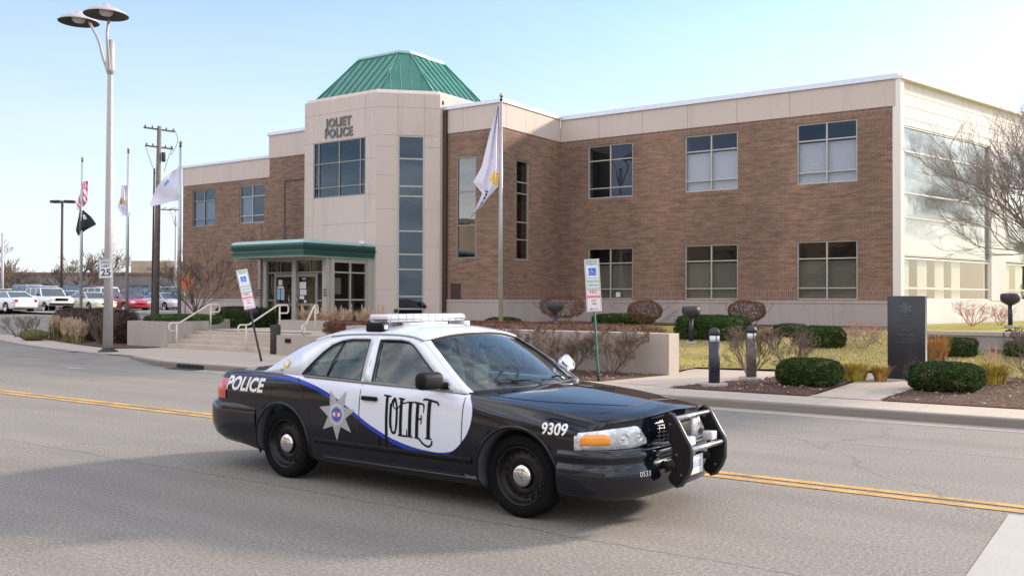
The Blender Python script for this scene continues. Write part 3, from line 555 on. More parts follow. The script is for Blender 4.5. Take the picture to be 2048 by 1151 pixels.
    def lamp(a0, a1, zf, s, off, name, mat, n=18, m=5):
        rows = []
        for i in range(n + 1):
            a = lerp(a0, a1, i / n); z0, z1 = zf(i / n); rows.append([cast(a, lerp(z0, z1, j / m), s, off * (1 if 0 < j < m and 0 < i < n else .15)) for j in range(m + 1)])
        g = MB(); g.grid(rows); return g.build(name, mat, t)
    for s in (-1, 1):
        zf = lambda u: (lerp(.618, .63, u) + .02 * max(0, u - .8) / .2, interp([(0, .725), (.05, .755), (.45, .785), (.80, .80), (.87, .78), (1, .685)], u)[0])
        hl = lamp(R(14), R(77), zf, s, .012, 'headlight', 'lens_inner'); lamp(R(14), R(77), zf, s, .020, 'headlight_lens', 'lens_glass').parent = hl
        lamp(R(18), R(42), lambda u: (.648, interp([(0, .705), (.15, .748), (.8, .755), (1, .715)], u)[0]), s, .024, 'turn_signal', 'amber').parent = hl
        for aa, zz, rr in ((R(52), .705, .052), (R(67), .712, .040)):
            c0 = cast(aa, zz, s, .014); d_ = Vector((math.sin(aa), s * math.cos(aa), 0)); q_ = Matrix.Translation(c0) @ d_.to_track_quat('Z', 'Y').to_matrix().to_4x4(); m_ = MB(); m_.lathe([(rr, .0), (rr - .006, .006), (rr * .8, -.004), (rr * .45, -.010), (.012, -.004), (.010, .008), (.001, .009)], 24, 0, q_, caps=False); o_ = m_.build('reflector', 'chrome', t); o_.parent = hl
        def castr(a, z, off):
            d = Vector((-math.sin(a), s * math.cos(a), 0)); st_ = Vector((-2.2, s * .5, z)) + d * 2; h = bvh.ray_cast(st_, -d); p = h[0] if h[0] is not None else Vector((-2.6, s * .8, z)); return p + d * off
        rows = [[castr(lerp(R(22), R(80), i / 10), lerp(.745, .955, j / 5), .010) for j in range(6)] for i in range(11)]; g = MB(); g.grid(rows); g.build('tail_light', 'red_lens', t)
    # grille
    gr = MB(); rows = [[(2.432 - .10 * (abs(y) / .5) ** 2, y, z) for z in (.60, .625, .79, .80)] for y in [-.56 + k * .056 for k in range(21)]]; gr.grid(rows); gr.build('grille_back', 'black_rubber', t)
    gr = MB()
    f = lambda y: 2.45 - .10 * (abs(y) / .5) ** 2
    fr_ = [(f(y), y, .80 - .03 * (abs(y) / .5) ** 4) for y in [-.56 + .056 * k for k in range(21)]]; lo_ = [(f(y), y, .625 + .03 * (abs(y) / .5) ** 4) for y in [.56 - .056 * k for k in range(21)]]; gr.tube(fr_ + lo_ + [fr_[0]], .013, 6)
    for k in range(1, 20):
        y = -.56 + .056 * k; gr.tube([(f(y), y, .635), (f(y), y, .79)], .004, 4)
    for z in (.66, .69, .72, .75, .775): gr.tube([(f(y), y, z) for y in [-.55 + .055 * k for k in range(21)]], .004, 4)
    gr.build('grille', 'satin_metal', t)
    # door handles, mirrors
    for s in (-1, 1):
        for x0, x1, z, dn in ((-.30, -.10, .885, 'door_front'), (-1.12, -.92, .90, 'door_rear')):
            if dn == 'door_rear': continue
            h = MB(); p = ray(-.2, z, s, 0); h.rbox(x0, x1, min(p.y, p.y + s * .028), max(p.y, p.y + s * .028), z - .020, z + .020, .012, 3); h.build('handle', 'black_plastic', parts[dn + ('R' if s < 0 else 'L')])
        m = MB(); q = Matrix.Translation((.60, s * 1.07, 1.095)) @ Matrix.Rotation(s * R(8), 4, 'Z'); m.rbox(-.055, .075, -.13, .13, -.075, .075, .05, 4, 0, q); m.rbox(-.02, .06, -.20, -.10, -.075, -.02, .02, 2, 0, q) if s > 0 else m.rbox(-.02, .06, .10, .20, -.075, -.02, .02, 2, 0, q)
        m.build('side_mirror', 'black_plastic', t)
    # spotlight on the far pillar
    sp = MB(); q = Matrix.Translation((.74, .93, 1.15)) @ Matrix.Rotation(R(60), 4, 'Y'); sp.lathe([(.02, -.10), (.06, -.085), (.085, -.04), (.088, .01), (.088, .03), (.08, .035), (.001, .036)], 24, 0, q); sp.tube([(.71, .90, 1.11), (.66, .86, 1.07)], .018, 8); sp.build('spotlight', 'chrome', t)
    # light bar
    lb = MB(); xc = -.47; lb.rbox(xc - .13, xc + .13, -.60, .60, 1.575, 1.655, .03, 3); lb.build('light_bar_lens', 'bar_white', t)
    lb = MB(); lb.rbox(xc - .14, xc + .14, -.61, .61, 1.60, 1.615, .006, 1); lb.rbox(xc - .10, xc + .10, -.35, .35, 1.53, 1.58, .02, 2)
    for k in range(-5, 6): lb.box(xc - .133, xc + .133, k * .11 - .004, k * .11 + .004, 1.585, 1.648)
    lb.build('light_bar_base', 'satin_metal', t)
    for s in (-1, 1):
        fb_ = MB(); fb_.rbox(xc - .09, xc + .13, s * .63 - .05, s * .63 + .05, 1.485, 1.575, .015, 2); fb_.rbox(xc + .135, xc + .145, s * .63 - .03, s * .63 + .02, 1.51, 1.55, .004, 1, 1); fb_.build('light_bar_foot', ['black_plastic', 'bar_white'] if s < 0 else ['bar_white', 'bar_white'], t)
    # push bumper
    PB = [(2.472, .84), (2.49, .875), (2.53, .892), (2.575, .875), (2.62, .82), (2.70, .70), (2.745, .64), (2.755, .60), (2.752, .47), (2.72, .40), (2.66, .325), (2.60, .308), (2.555, .33), (2.53, .37), (2.565, .43), (2.58, .52), (2.57, .62), (2.535, .72), (2.495, .79)]
    PB = [(2.50 + (x - 2.50) * .88, z) for x, z in PB]
    for s in (-1, 1):
        p = MB(); T = Matrix(((1, 0, 0, 0), (0, 0, 1, s * .33), (0, 1, 0, 0), (0, 0, 0, 1))); p.prism(PB, -.012, .012, 0, T)
        front = [(x + .003, s * .33, z) for x, z in PB[2:12]];         p.build('push_bar_plate', 'push_bar', t); p = MB(); p.tube(front, .017, 8); p.build('push_bar_edge', 'edge_metal', t)
        b = MB()
        for x, z in ((2.545, .80), (2.60, .56), (2.64, .40)):
            b.lathe([(.014, -.018), (.014, .018), (.006, .022), (.001, .022)], 10, 0, Matrix.Translation((x, s * .33, z)) @ Matrix.Rotation(math.pi / 2, 4, 'X'))
        b.build('push_bar_bolt', 'edge_metal', t)
        b = MB(); b.rbox(2.42, 2.60, s * .33 - .03, s * .33 + .03, .44, .50, .01, 1); b.build('push_bar_bracket', 'push_bar', t)
    b = MB(); b.tube([(2.575, -.33, .843), (2.575, .33, .843)], .021, 10); b.tube([(2.70, -.33, .60), (2.70, .33, .60)], .024, 10); b.build('push_bar_tube', 'satin_metal', t)
    b = MB(); b.rbox(2.52, 2.56, .04, .16, .66, .82, .01, 1); b.rbox(2.51, 2.55, -.30, .03, .64, .82, .008, 1, 1); b.build('push_bar_panel', ['badge_silver', 'black_plastic'], t)
    for y in (-.22, .20): b = MB(); b.rbox(2.60, 2.69, y - .055, y + .055, .625, .70, .012, 2); b.build('push_bar_lamp', 'bar_white', t)
    pl = MB(); pl.rbox(2.598, 2.604, -.155, .155, .36, .515, .003, 1); pl.build('number_plate', 'white_paint', t)
    def onplate(txt, size, y, z, mat, nm, bold=.0):
        vs, fs = text_mesh(txt, size, bold); g = MB(); g.add([(2.6065, v[0] + y, v[1] + z) for v in vs], fs); g.build(nm, mat, t)
    onplate('M5533', .075, 0, .44, 'plate_blue', 'number_plate_text', .001)
    # lettering on the flanks
    def decal(vs, fs, x, z, s, mat, nm, parent, off=.004, k=1.):
        g = MB(); g.add([ray(x + (v[0] if s < 0 else -v[0]) * k, z + v[1] * k, s, off) for v in vs], fs if s < 0 else [f_[::-1] for f_ in fs], 0, True); return g.build(nm, mat, parent)
    def refine(vs, fs, mx=.05):
        bm = bmesh.new(); bv = [bm.verts.new((v[0], v[1], 0)) for v in vs]
        for f_ in fs:
            try: bm.faces.new([bv[i] for i in f_])
            except ValueError: pass
        bmesh.ops.triangulate(bm, faces=bm.faces[:])
        for _ in range(2):
            e = [e for e in bm.edges if e.calc_length() > mx]
            if e: bmesh.ops.subdivide_edges(bm, edges=e, cuts=1); bmesh.ops.triangulate(bm, faces=bm.faces[:])
        bm.verts.index_update(); r = ([(v.co.x, v.co.y) for v in bm.verts], [tuple(v.index for v in f_.verts) for f_ in bm.faces]); bm.free(); return r
    # condensed display letters drawn as strokes (x right, y up), height 1, baseline 0
    def stroke(pts, wd):
        pts = catmull(pts, 6); L = []; Rr = []
        for i, p in enumerate(pts):
            a = pts[max(i - 1, 0)]; b = pts[min(i + 1, len(pts) - 1)]; dx, dy = b[0] - a[0], b[1] - a[1]; l = math.hypot(dx, dy) or 1; ww = wd[0] + (wd[1] - wd[0]) * i / (len(pts) - 1) if isinstance(wd, tuple) else wd
            L.append((p[0] - dy / l * ww / 2, p[1] + dx / l * ww / 2)); Rr.append((p[0] + dy / l * ww / 2, p[1] - dx / l * ww / 2))
        n = len(pts); return L + Rr, [(i, i + 1, n + i + 1, n + i) for i in range(n - 1)]
    LET = [  # whole word in metres relative to the J stem, x along the car, y up; measured baseline at z .57
        ([(.0, .345), (.0, -.02), (-.006, -.07)], .034), ([(-.045, .35), (.05, .345)], .016), ([(-.004, -.05), (-.012, -.105), (-.045, -.135), (-.085, -.12), (-.10, -.075), (-.092, -.035), (-.07, -.03)], (.022, .012)),
        ([(.105, .335), (.07, .30), (.052, .2), (.052, .12), (.066, .045), (.088, .02), (.112, .03), (.13, .09), (.134, .16), (.13, .26), (.10, .33)], .022), ([(.10, .33), (.085, .27), (.11, .24), (.15, .25), (.19, .29), (.25, .30)], .012), ([(.055, .28), (.052, .12), (.06, .06)], .030), ([(.132, .24), (.133, .14), (.125, .07)], .026),
        ([(.185, .33), (.182, .0)], .036), ([(.145, .335), (.225, .33)], .014), ([(.15, .006), (.255, .002)], .016), ([(.255, .002), (.262, .03), (.262, .07)], (.018, .008)),
        ([(.30, .31), (.297, .0)], .040), ([(.255, .305), (.34, .31)], .014), ([(.26, .004), (.335, .002)], .014),
        ([(.39, .305), (.385, .0)], .038), ([(.345, .312), (.46, .30)], .016), ([(.46, .30), (.466, .27), (.462, .225)], (.02, .008)), ([(.39, .17), (.44, .168)], .016), ([(.438, .205), (.442, .168), (.436, .125)], .012), ([(.36, .002), (.41, -.004), (.46, -.045), (.52, -.065), (.56, -.045), (.57, -.01)], .018),
        ([(.53, .33), (.525, .01)], .042), ([(.45, .335), (.48, .345), (.56, .335), (.62, .325), (.64, .30)], .018), ([(.49, .006), (.565, .004)], .014)]
    dr = parts['door_frontR']; dl = parts['door_frontL']
    for s, d in ((-1, dr), (1, dl)):
        V = []; F = []
        for pts, wd in LET:
            vs, fs = stroke(pts, wd); o_ = len(V); V += [(v[0] * .96, v[1]) for v in vs]; F += [tuple(i + o_ for i in f_) for f_ in fs]
        if s > 0: V = [(-v[0] + .55, v[1]) for v in V]; V = [(.55 - v[0], v[1]) for v in V]
        g = MB(); g.add([ray(.02 + v[0] if s < 0 else .60 - v[0], .575 + v[1], s, .0045) for v in V], F); g.build('door_lettering', 'decal_black', d)
    for s in (-1, 1):
        vs, fs = text_mesh('POLICE', .195, .007, .22, .98, 1.04); vs, fs = refine(vs, fs); decal(vs, fs, -2.075, .905, s, 'white_paint', 'lettering', t)
        vs, fs = text_mesh('9309', .125, .003, 0, .92, 1.0); vs, fs = refine(vs, fs); decal(vs, fs, 1.83, .765, s, 'white_paint', 'fleet_number', t)
    vs, fs = text_mesh('0533', .058, .0, 0, 1.0, 1.12); b = MB(); fbv = BVHTree.FromPolygons([v.co.copy() for v in fb.data.vertices], [tuple(p.vertices) for p in fb.data.polygons])
    dd = Vector((math.cos(R(30)), -math.sin(R(30)), 0)); rt = Vector((math.sin(R(30)), math.cos(R(30)), 0)); pts = []
    for v in vs:
        st_ = Vector((2.30, -.50, .43 + v[1])) + rt * v[0] + dd * 1; h = fbv.ray_cast(st_, -dd); pts.append((h[0] if h[0] is not None else st_ - dd * .9) + dd * .004)
    b.add(pts, fs); b.build('bumper_number', 'white_paint', t)
    # seven pointed star badge over the rear door
    for s in (-1, 1):
        pr = parts['door_rearR' if s < 0 else 'door_rearL']
        def star(ro, ri, n=7, rot=-math.pi / 2): return [((ro if k % 2 == 0 else ri) * math.cos(rot + math.pi * k / n), (ro if k % 2 == 0 else ri) * math.sin(rot + math.pi * k / n)) for k in range(2 * n)]
        def disc(r, n=20, cy=0, sy=1): return [(r * math.cos(2 * math.pi * k / n), cy + sy * r * math.sin(2 * math.pi * k / n)) for k in range(n)]
        for lp, mt, off, nm in ((star(.25, .125), 'badge_silver', .004, 'star_badge'), (disc(.098), 'sign_white', .0055, 'star_ring'), (disc(.088), 'badge_silver', .0063, 'star_ring'), (disc(.066), 'badge_blue', .007, 'star_seal'), ([(-.02, -.03), (.02, -.03), (.028, .02), (0, .04), (-.028, .02)], 'badge_red', .008, 'star_shield'), ([(-.05, -.012), (-.02, -.02), (-.02, .015), (-.045, .02)], 'sign_white', .008, 'star_wing'), ([(.02, -.02), (.05, -.012), (.045, .02), (.02, .015)], 'sign_white', .008, 'star_wing')):
            vs, fs = fill2d([lp]); vs, fs = refine(vs, fs, .06); decal(vs, fs, -.63, .705, s, mt, nm, pr, off)
        # small crest on the rear pillar
        for lp, mt, off in ((disc(.045, 14, .012, 1.0), 'badge_gold', .019), (disc(.026, 10, .02), 'sign_white', .020)):
            vs, fs = fill2d([lp]); g = MB(); g.add([(-1.50 + v[0], s * (side_y(-1.50 + v[0], 1.13 + v[1]) + off), 1.13 + v[1]) for v in vs], fs); g.build('pillar_crest', mt, t)
        vs, fs = text_mesh('110', .035, .001); g = MB(); g.add([(-1.55 + (v[0] if s < 0 else -v[0]), s * (side_y(-1.55, 1.075 + v[1]) + .018), 1.075 + v[1]) for v in vs], fs); g.build('pillar_text', 'badge_blue', t)
    for s in (-1, 1):
        e = MB(); e.tube([(x, s * (side_y(x, z) + .014), z + .006) for x, z in [(-1.0, 1.42), (-.75, 1.443), (-.4, 1.455), (-.1, 1.453), (.10, 1.437), (.22, 1.41)]], .005, 5); e.build('drip_rail', 'window_frame_dark', t)
        sm = MB()
        if s < 0: seam([(-1.78, .94), (-1.62, .94), (-1.62, .80), (-1.78, .80), (-1.78, .94)], s, t, 6, .0025); sm.build('fuel_door_line', 'black_rubber', t)
    # antenna and trunk line
    sm = MB(); sm.tube([rayd(-2.05, y, .0005) for y in [-.72 + .06 * k for k in range(25)]], .0035, 5); sm.build('trunk_line', 'black_rubber', t)
    for x in (1.456, -1.456):
        for s in (-1, 1): make_wheel(t, x, s * (.80 if x > 0 else .815), s)
    return t
# ---------------------------------------------------------------- the ground and the street
def terr(u, v=None):
    return .125 + .73 * sstep((v - 20.3) / 12.5)
def ground_sheet():
    mb = MB(); us = [-600, -300, -160, -110] + [-90 + 2.5 * k for k in range(46)] + [30, 45, 70, 150, 400, 900]; vs = [-500, -200, -80, -30, 0, 8, 15.0] + [15.9 + .9 * k for k in range(24)] + [39, 45, 60, 90, 160, 400, 1200]
    rows = [[(u, v, (terr(u, v) - .02) if v > 15 else -.03) for u in us] for v in vs]; mb.grid(rows, 0, True); tag(mb.build('ground', 'far_ground'), kind='structure')
ground_sheet()
KL = [(-19.8, 14.95), (-21.8, 15.03), (-24.2, 15.75), (-24.9, 15.95), (-26.3, 15.98), (-30.5, 16.75), (-34, 17.6), (-37.2, 18.55), (-41, 19.9), (-46, 22.2), (-52, 25.5), (-60, 30)]
KR = [(60, 14.9), (40, 14.9), (20, 14.9), (5, 14.9), (-.1, 14.9), (-4, 14.9), (-6.5, 14.9), (-9.5, 14.9), (-13, 14.92), (-17, 14.94), (-19.8, 14.95)]
def sheet(name, mat, poly, z, sub=None):
    vs, fs = fill2d([poly]) if not sub else fill2d([poly], sub); mb = MB(); mb.add([(x, y, z(x, y) if callable(z) else z) for x, y in vs], fs); o = mb.build(name, mat); return tag(o, kind='structure')
road = [(60, -40)] + KR[:-1] + KL + [(-90, 48), (-160, 48), (-160, -40)]
sheet('road', 'asphalt', road, 0.0)
# kerb: a real step with a sloped ramp between two stretches
kp = KR + KL[1:]
kb = MB(); rows = []
for i, (x, y) in enumerate(kp):
    a = kp[max(i - 1, 0)]; b = kp[min(i + 1, len(kp) - 1)]; dx, dy = b[0] - a[0], b[1] - a[1]; l = math.hypot(dx, dy); nx, ny = dy / l, -dx / l
    h = .02 if -26.0 < x < -24.4 else .135
    nx, ny = -nx, -ny
    if ny < 0: nx, ny = -nx, -ny
    rows.append([(x - nx * .0, y - ny * .0, -.02), (x, y, h - .02), (x + nx * .02, y + ny * .02, h), (x + nx * .16, y + ny * .16, h), (x + nx * .165, y + ny * .165, h - .03)])
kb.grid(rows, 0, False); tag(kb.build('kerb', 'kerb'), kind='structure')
gut = MB(); rows = []
for (x, y) in KR: rows.append([(x, y - .42, .004), (x, y + .0, .004)])
gut.grid(rows, 0, False); tag(gut.build('gutter', 'gutter'), kind='structure')
def off(pl, d):
    out = []
    for i, (x, y) in enumerate(pl):
        a = pl[max(i - 1, 0)]; b = pl[min(i + 1, len(pl) - 1)]; dx, dy = b[0] - a[0], b[1] - a[1]; l = math.hypot(dx, dy); nx, ny = -dy / l, dx / l
        if ny < 0: nx, ny = -nx, -ny
        out.append((x + nx * d, y + ny * d))
    return out
inner = off(kp, .16); outer = off(kp, 1.82)
zs = lambda x, y: .130
back = [p for p in outer]
sheet('sidewalk', 'sidewalk', inner + back[::-1], .130)
# forecourt in front of the steps, and the walk past the end of the long wall and to the monument
sheet('forecourt', 'sidewalk', [(-28.5, 16.2), (-28.3, 19.4), (-19.2, 19.4), (-18.6, 18.9), (-17.9, 16.75)], .134)
sheet('path', 'sidewalk', [(-9.4, 16.74), (-7.75, 16.5), (-6.9, 19.75), (-6.85, 21.6), (-9.3, 21.2), (-8.95, 19.0)], .134)
sheet('monument_path', 'sidewalk', [(-4.95, 16.3), (-3.85, 16.3), (-3.75, 20.7), (-3.9, 22.0), (-5.15, 21.3)], .138)
mz = .150
sheet('mulch_bed', 'mulch', [(-17.9, 16.75), (-18.6, 18.9), (-18.4, 19.03), (-8.97, 19.03), (-9.35, 16.75)], .142)
sheet('mulch_bed_by_bollard', 'mulch', [(-7.65, 16.3), (-5.0, 16.3), (-5.2, 21.2), (-5.6, 22.4), (-6.8, 19.9)], .146)
sheet('mulch_bed_right', 'mulch', [(-3.8, 16.3), (22, 16.8), (22, 27), (-3.6, 27), (-4.0, 22.1), (-3.7, 20.7)], lambda x, y: terr(x, y) + .02, 2)
sheet('mulch_bed_left', 'mulch', [(-27.9, 18.6), (-28.6, 17.9), (-31, 18.45), (-34, 19.3), (-38, 20.6), (-42, 22.2), (-44, 27), (-33, 27), (-28, 19.9)], lambda x, y: terr(x, y) + .03, 2)
LAWN = [(-19.0, 19.6), (-9.2, 19.6), (-9.2, 21.2), (-6.8, 21.7), (-5.7, 22.0), (-5.1, 22.4), (-3.9, 22.6), (-1.0, 21.6), (1.5, 21.2), (2.5, 22.4), (-.5, 23.6), (-3.7, 26.5), (-5.3, 27), (-5.3, 33.6), (-19.0, 33.6)]
sheet('lawn', 'grass', LAWN, lambda x, y: terr(x, y) + .035, 3)
sheet('mulch_strip', 'mulch', [(-20.8, 31.9), (-5.6, 31.2), (-5.4, 33.69), (-20.8, 33.69)], lambda x, y: terr(x, y) + .06, 2)
sheet('side_lawn', 'grass', [(-5.2, 27.3), (22, 27.3), (22, 60), (-.3, 60), (-6.9, 33.7)], lambda x, y: .99, 0)
# grass blades so the lawn reads as turf
rnd = random.Random(4)
def inside(p, poly):
    c = False; n = len(poly)
    for i in range(n):
        a, b = poly[i], poly[(i + 1) % n]
        if (a[1] > p[1]) != (b[1] > p[1]) and p[0] < (b[0] - a[0]) * (p[1] - a[1]) / (b[1] - a[1]) + a[0]: c = not c
    return c
gb = MB(); n = 0
while n < 26000:
    u, v = rnd.uniform(-13, 2.5), rnd.uniform(20, 31.5)
    if not inside((u, v), LAWN): continue
    n += 1; h = rnd.uniform(.03, .075); a = rnd.uniform(0, 6.28); z = terr(u, v) + .03; dx, dy = .012 * math.cos(a), .012 * math.sin(a); lx, ly = rnd.uniform(-.03, .03), rnd.uniform(-.03, .03)
    gb.add([(u - dx, v - dy, z), (u + dx, v + dy, z), (u + lx, v + ly, z + h)], [(0, 1, 2)], 0 if rnd.random() < .88 else 1)
tag(gb.build('grass', ['straw', 'green_grass']), 'dormant yellow green lawn grass', 'grass', kind='stuff')
lt = MB(); beds = [[(-17.9, 16.75), (-18.4, 19.0), (-9.0, 19.0), (-9.35, 16.75)], [(-7.65, 16.3), (-5.0, 16.3), (-5.2, 21.2), (-5.6, 22.4), (-6.8, 19.9)], [(-3.8, 16.3), (3, 16.5), (3, 26), (-3.6, 26), (-4.0, 22.1)], [(-28, 18.9), (-34, 19.3), (-42, 22.2), (-44, 25), (-30, 25)], LAWN]
for k in range(9000):
    bd = beds[0 if k < 1800 else 1 if k < 3300 else 2 if k < 6800 else 3 if k < 7800 else 4]; xs_ = [q[0] for q in bd]; ys_ = [q[1] for q in bd]; u, v = rnd.uniform(min(xs_), max(xs_)), rnd.uniform(min(ys_), max(ys_))
    if not inside((u, v), bd): continue
    a = rnd.uniform(0, 6.28); L_ = rnd.uniform(.012, .04); z = terr(u, v) + .045; dx, dy = L_ * math.cos(a), L_ * math.sin(a); lt.add([(u - dx, v - dy, z), (u + dy * .45, v - dx * .45, z + rnd.uniform(0, .02)), (u + dx, v + dy, z + rnd.uniform(0, .015)), (u - dy * .45, v + dx * .45, z)], [(0, 1, 2, 3)], rnd.choice((0, 0, 1, 2)))
tag(lt.build('leaf_litter', ['bark', 'straw', 'dry_leaf']), 'bark chips and fallen leaves strewn over the planting beds', 'leaf litter', kind='stuff')
# markings
def strip(name, mat, x0, x1, y0, y1, z=.006):
    mb = MB(); mb.add([(x0, y0, z), (x1, y0, z), (x1, y1, z), (x0, y1, z)], [(0, 1, 2, 3)]); tag(mb.build(name, mat), kind='structure')
strip('yellow_marking', 'yellow_line', -70, -.35, 8.98, 9.105); strip('yellow_marking', 'yellow_line', -70, -.35, 9.20, 9.325)
strip('white_marking', 'white_line', -23.3, -22.6, 13.25, 13.42)
mb = MB(); mb.box(-1.03, -.47, -6, 8.86, -.1, .008); mb.box(-.455, .75, -6, 8.86, -.1, .0085); mb.box(.765, 2.4, -6, 8.86, -.1, .0075); tag(mb.build('concrete_crossing', 'white_concrete'), kind='structure')
tn = MB(); tn.box(-70, -14, 13.4, 14.9, -.05, .0035); tag(tn.build('road_patch', 'far_ground'), kind='structure')
gd = thing('storm_drain', 'dark cast iron storm drain inlet set in the kerb behind the police car', 'storm drain', (-20.4, 14.95, 0))
b = MB(); b.box(-.55, .55, -.012, .10, .02, .115); b.build('opening', 'dark_room', gd); b = MB()
for k in range(6): b.box(-.5 + k * .19, -.44 + k * .19, -.03, .02, .02, .115)
b.box(-.6, .6, -.35, -.02, .006, .016); b.build('grate', 'iron', gd)
# ---------------------------------------------------------------- police station
VM, VB, VT = 33.7, 29.4, 27.3
ST = thing('police_station', 'two storey brown brick police station with pale parapet, corner tower and green metal roof', 'building', (0, 0, 0))
def wall_holes(name, mat, a, b, z0, z1, holes, plane, at, nrm, depth=.16, parent=None):
    """wall in the plane x=at or y=at with real openings. a,b along the wall. holes: (a0,a1,z0,z1). nrm = -1: faces -Y (or +1: faces +X)"""
    As = sorted({a, b, *[h[0] for h in holes], *[h[1] for h in holes]}); Zs = sorted({z0, z1, *[h[2] for h in holes], *[h[3] for h in holes]})
    mb = MB()
    P = (lambda s, d, z: (s, at + d, z)) if plane == 'y' else (lambda s, d, z: (at - d, s, z))
    for i in range(len(As) - 1):
        for j in range(len(Zs) - 1):
            cx, cz = (As[i] + As[i + 1]) / 2, (Zs[j] + Zs[j + 1]) / 2
            if any(h[0] < cx < h[1] and h[2] < cz < h[3] for h in holes): continue
            mb.add([P(As[i], 0, Zs[j]), P(As[i + 1], 0, Zs[j]), P(As[i + 1], 0, Zs[j + 1]), P(As[i], 0, Zs[j + 1])], [(0, 1, 2, 3)])
    for h in holes:
        a0, a1, c0, c1 = h; D = depth + .25
        mb.add([P(a0, 0, c0), P(a0, D, c0), P(a0, D, c1), P(a0, 0, c1)], [(0, 1, 2, 3)]); mb.add([P(a1, 0, c0), P(a1, 0, c1), P(a1, D, c1), P(a1, D, c0)], [(0, 1, 2, 3)])
        mb.add([P(a0, 0, c0), P(a1, 0, c0), P(a1, D, c0), P(a0, D, c0)], [(0, 1, 2, 3)]); mb.add([P(a0, 0, c1), P(a0, D, c1), P(a1, D, c1), P(a1, 0, c1)], [(0, 1, 2, 3)])
    return mb.build(name, mat, parent)
def window(a0, a1, z0, z1, plane, at, vs=(), hs=(), blind=None, frame='window_frame', gl='shop_glass', depth=.10, fw=.05, T=None, parent=None, blmat='blind'):
    """framed window: vs = vertical bar positions, hs = horizontal bar heights, blind = (z0,z1) of the blind behind the glass"""
    P = (lambda s, d, z: (s, at + d, z)) if plane == 'y' else (lambda s, d, z: (at - d, s, z))
    if T: P = lambda s, d, z: tuple(T @ Vector((s, d, z)))
    def bar(mb, s0, s1, c0, c1, d0, d1):
        q = [P(s, d, z) for z in (c0, c1) for s, d in ((s0, d0), (s1, d0), (s1, d1), (s0, d1))]; mb.add(q, [(3, 2, 1, 0), (4, 5, 6, 7), (0, 1, 5, 4), (1, 2, 6, 5), (2, 3, 7, 6), (3, 0, 4, 7)])
    fr = MB(); bar(fr, a0, a0 + fw, z0, z1, depth - .05, depth + .05); bar(fr, a1 - fw, a1, z0, z1, depth - .05, depth + .05); bar(fr, a0 + fw, a1 - fw, z0, z0 + fw, depth - .05, depth + .05); bar(fr, a0 + fw, a1 - fw, z1 - fw, z1, depth - .05, depth + .05)
    for v in vs: bar(fr, v - fw * .55, v + fw * .55, z0 + fw, z1 - fw, depth - .045, depth + .045)
    ed = [a0 + fw] + [x for v in vs for x in (v - fw * .55, v + fw * .55)] + [a1 - fw]
    for h in hs:
        for k in range(0, len(ed), 2): bar(fr, ed[k], ed[k + 1], h - fw * .45, h + fw * .45, depth - .04, depth + .04)
    w_ = fr.build('window', frame, parent)
    pn = MB(); pn.add([P(a0 + .02, depth, z0 + .02), P(a1 - .02, depth, z0 + .02), P(a1 - .02, depth, z1 - .02), P(a0 + .02, depth, z1 - .02)], [(0, 1, 2, 3)]); pn.build('pane', gl, w_)
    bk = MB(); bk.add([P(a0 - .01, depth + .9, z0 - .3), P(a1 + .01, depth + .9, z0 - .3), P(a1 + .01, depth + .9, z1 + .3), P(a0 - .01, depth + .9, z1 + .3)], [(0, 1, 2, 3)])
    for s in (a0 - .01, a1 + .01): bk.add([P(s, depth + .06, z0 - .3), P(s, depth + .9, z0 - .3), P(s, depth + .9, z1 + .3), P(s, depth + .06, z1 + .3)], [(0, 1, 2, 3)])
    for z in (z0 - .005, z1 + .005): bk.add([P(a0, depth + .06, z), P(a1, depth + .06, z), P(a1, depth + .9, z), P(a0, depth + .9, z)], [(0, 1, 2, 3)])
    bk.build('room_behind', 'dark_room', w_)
    if blind:
        for b_ in (blind if isinstance(blind, list) else [blind]):
            s0, s1 = (b_[2], b_[3]) if len(b_) > 2 else (a0 + .03, a1 - .03)
            bl = MB(); m = int((b_[1] - b_[0]) / .05)
            for k in range(m):
                c = b_[0] + k * .05; bl.add([P(s0, depth + .085, c), P(s1, depth + .085, c), P(s1, depth + .11, c + .05), P(s0, depth + .11, c + .05)], [(0, 1, 2, 3)])
            bl.build('blind', blmat, w_)
    return w_
def pieces(name, mat, *groups):
    for g_ in groups:
        m_ = MB()
        for q in g_: m_.box(*q)
        m_.build(name, mat, ST)
ZP0, ZP1, ZB, ZC, ZT = .6, 1.80, 8.50, 9.46, 9.60
def win_std(a0, a1, z0, z1, upper, k, parent=ST):
    mid = (a0 + a1) / 2; hs = (z1 - .63, z0 + .42)
    bl = [(z0 + .05, z1 - .66)] if k else None
    if k == 2: bl = [(z0 + .05, z1 - .05, a0 + .03, mid - .02)]
    return window(a0, a1, z0, z1, 'y', VM, (mid,), hs, bl, parent=parent, gl='tower_glass' if upper else 'shop_glass', blmat='blind_light' if upper else 'blind')
RW = [(-19.50, -17.40), (-15.13, -12.97), (-10.74, -8.60)]
holes = [(a, b, 1.83, 3.94) for a, b in RW] + [(a, b, 6.0, 8.2) for a, b in RW]
wall_holes('brick_wall', 'brick', -20.85, -7.30, ZP1, ZB, holes, 'y', VM, -1, parent=ST)
for i, (a, b) in enumerate(RW):
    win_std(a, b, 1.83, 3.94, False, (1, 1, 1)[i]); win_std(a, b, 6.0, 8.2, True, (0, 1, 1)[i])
LW = [(-45.85, -43.82), (-41.70, -39.65)]
wall_holes('brick_wall', 'brick', -46.75, -34.25, ZP1, 8.36, [(a, b, 5.95, 8.05) for a, b in LW], 'y', VM, -1, parent=ST)
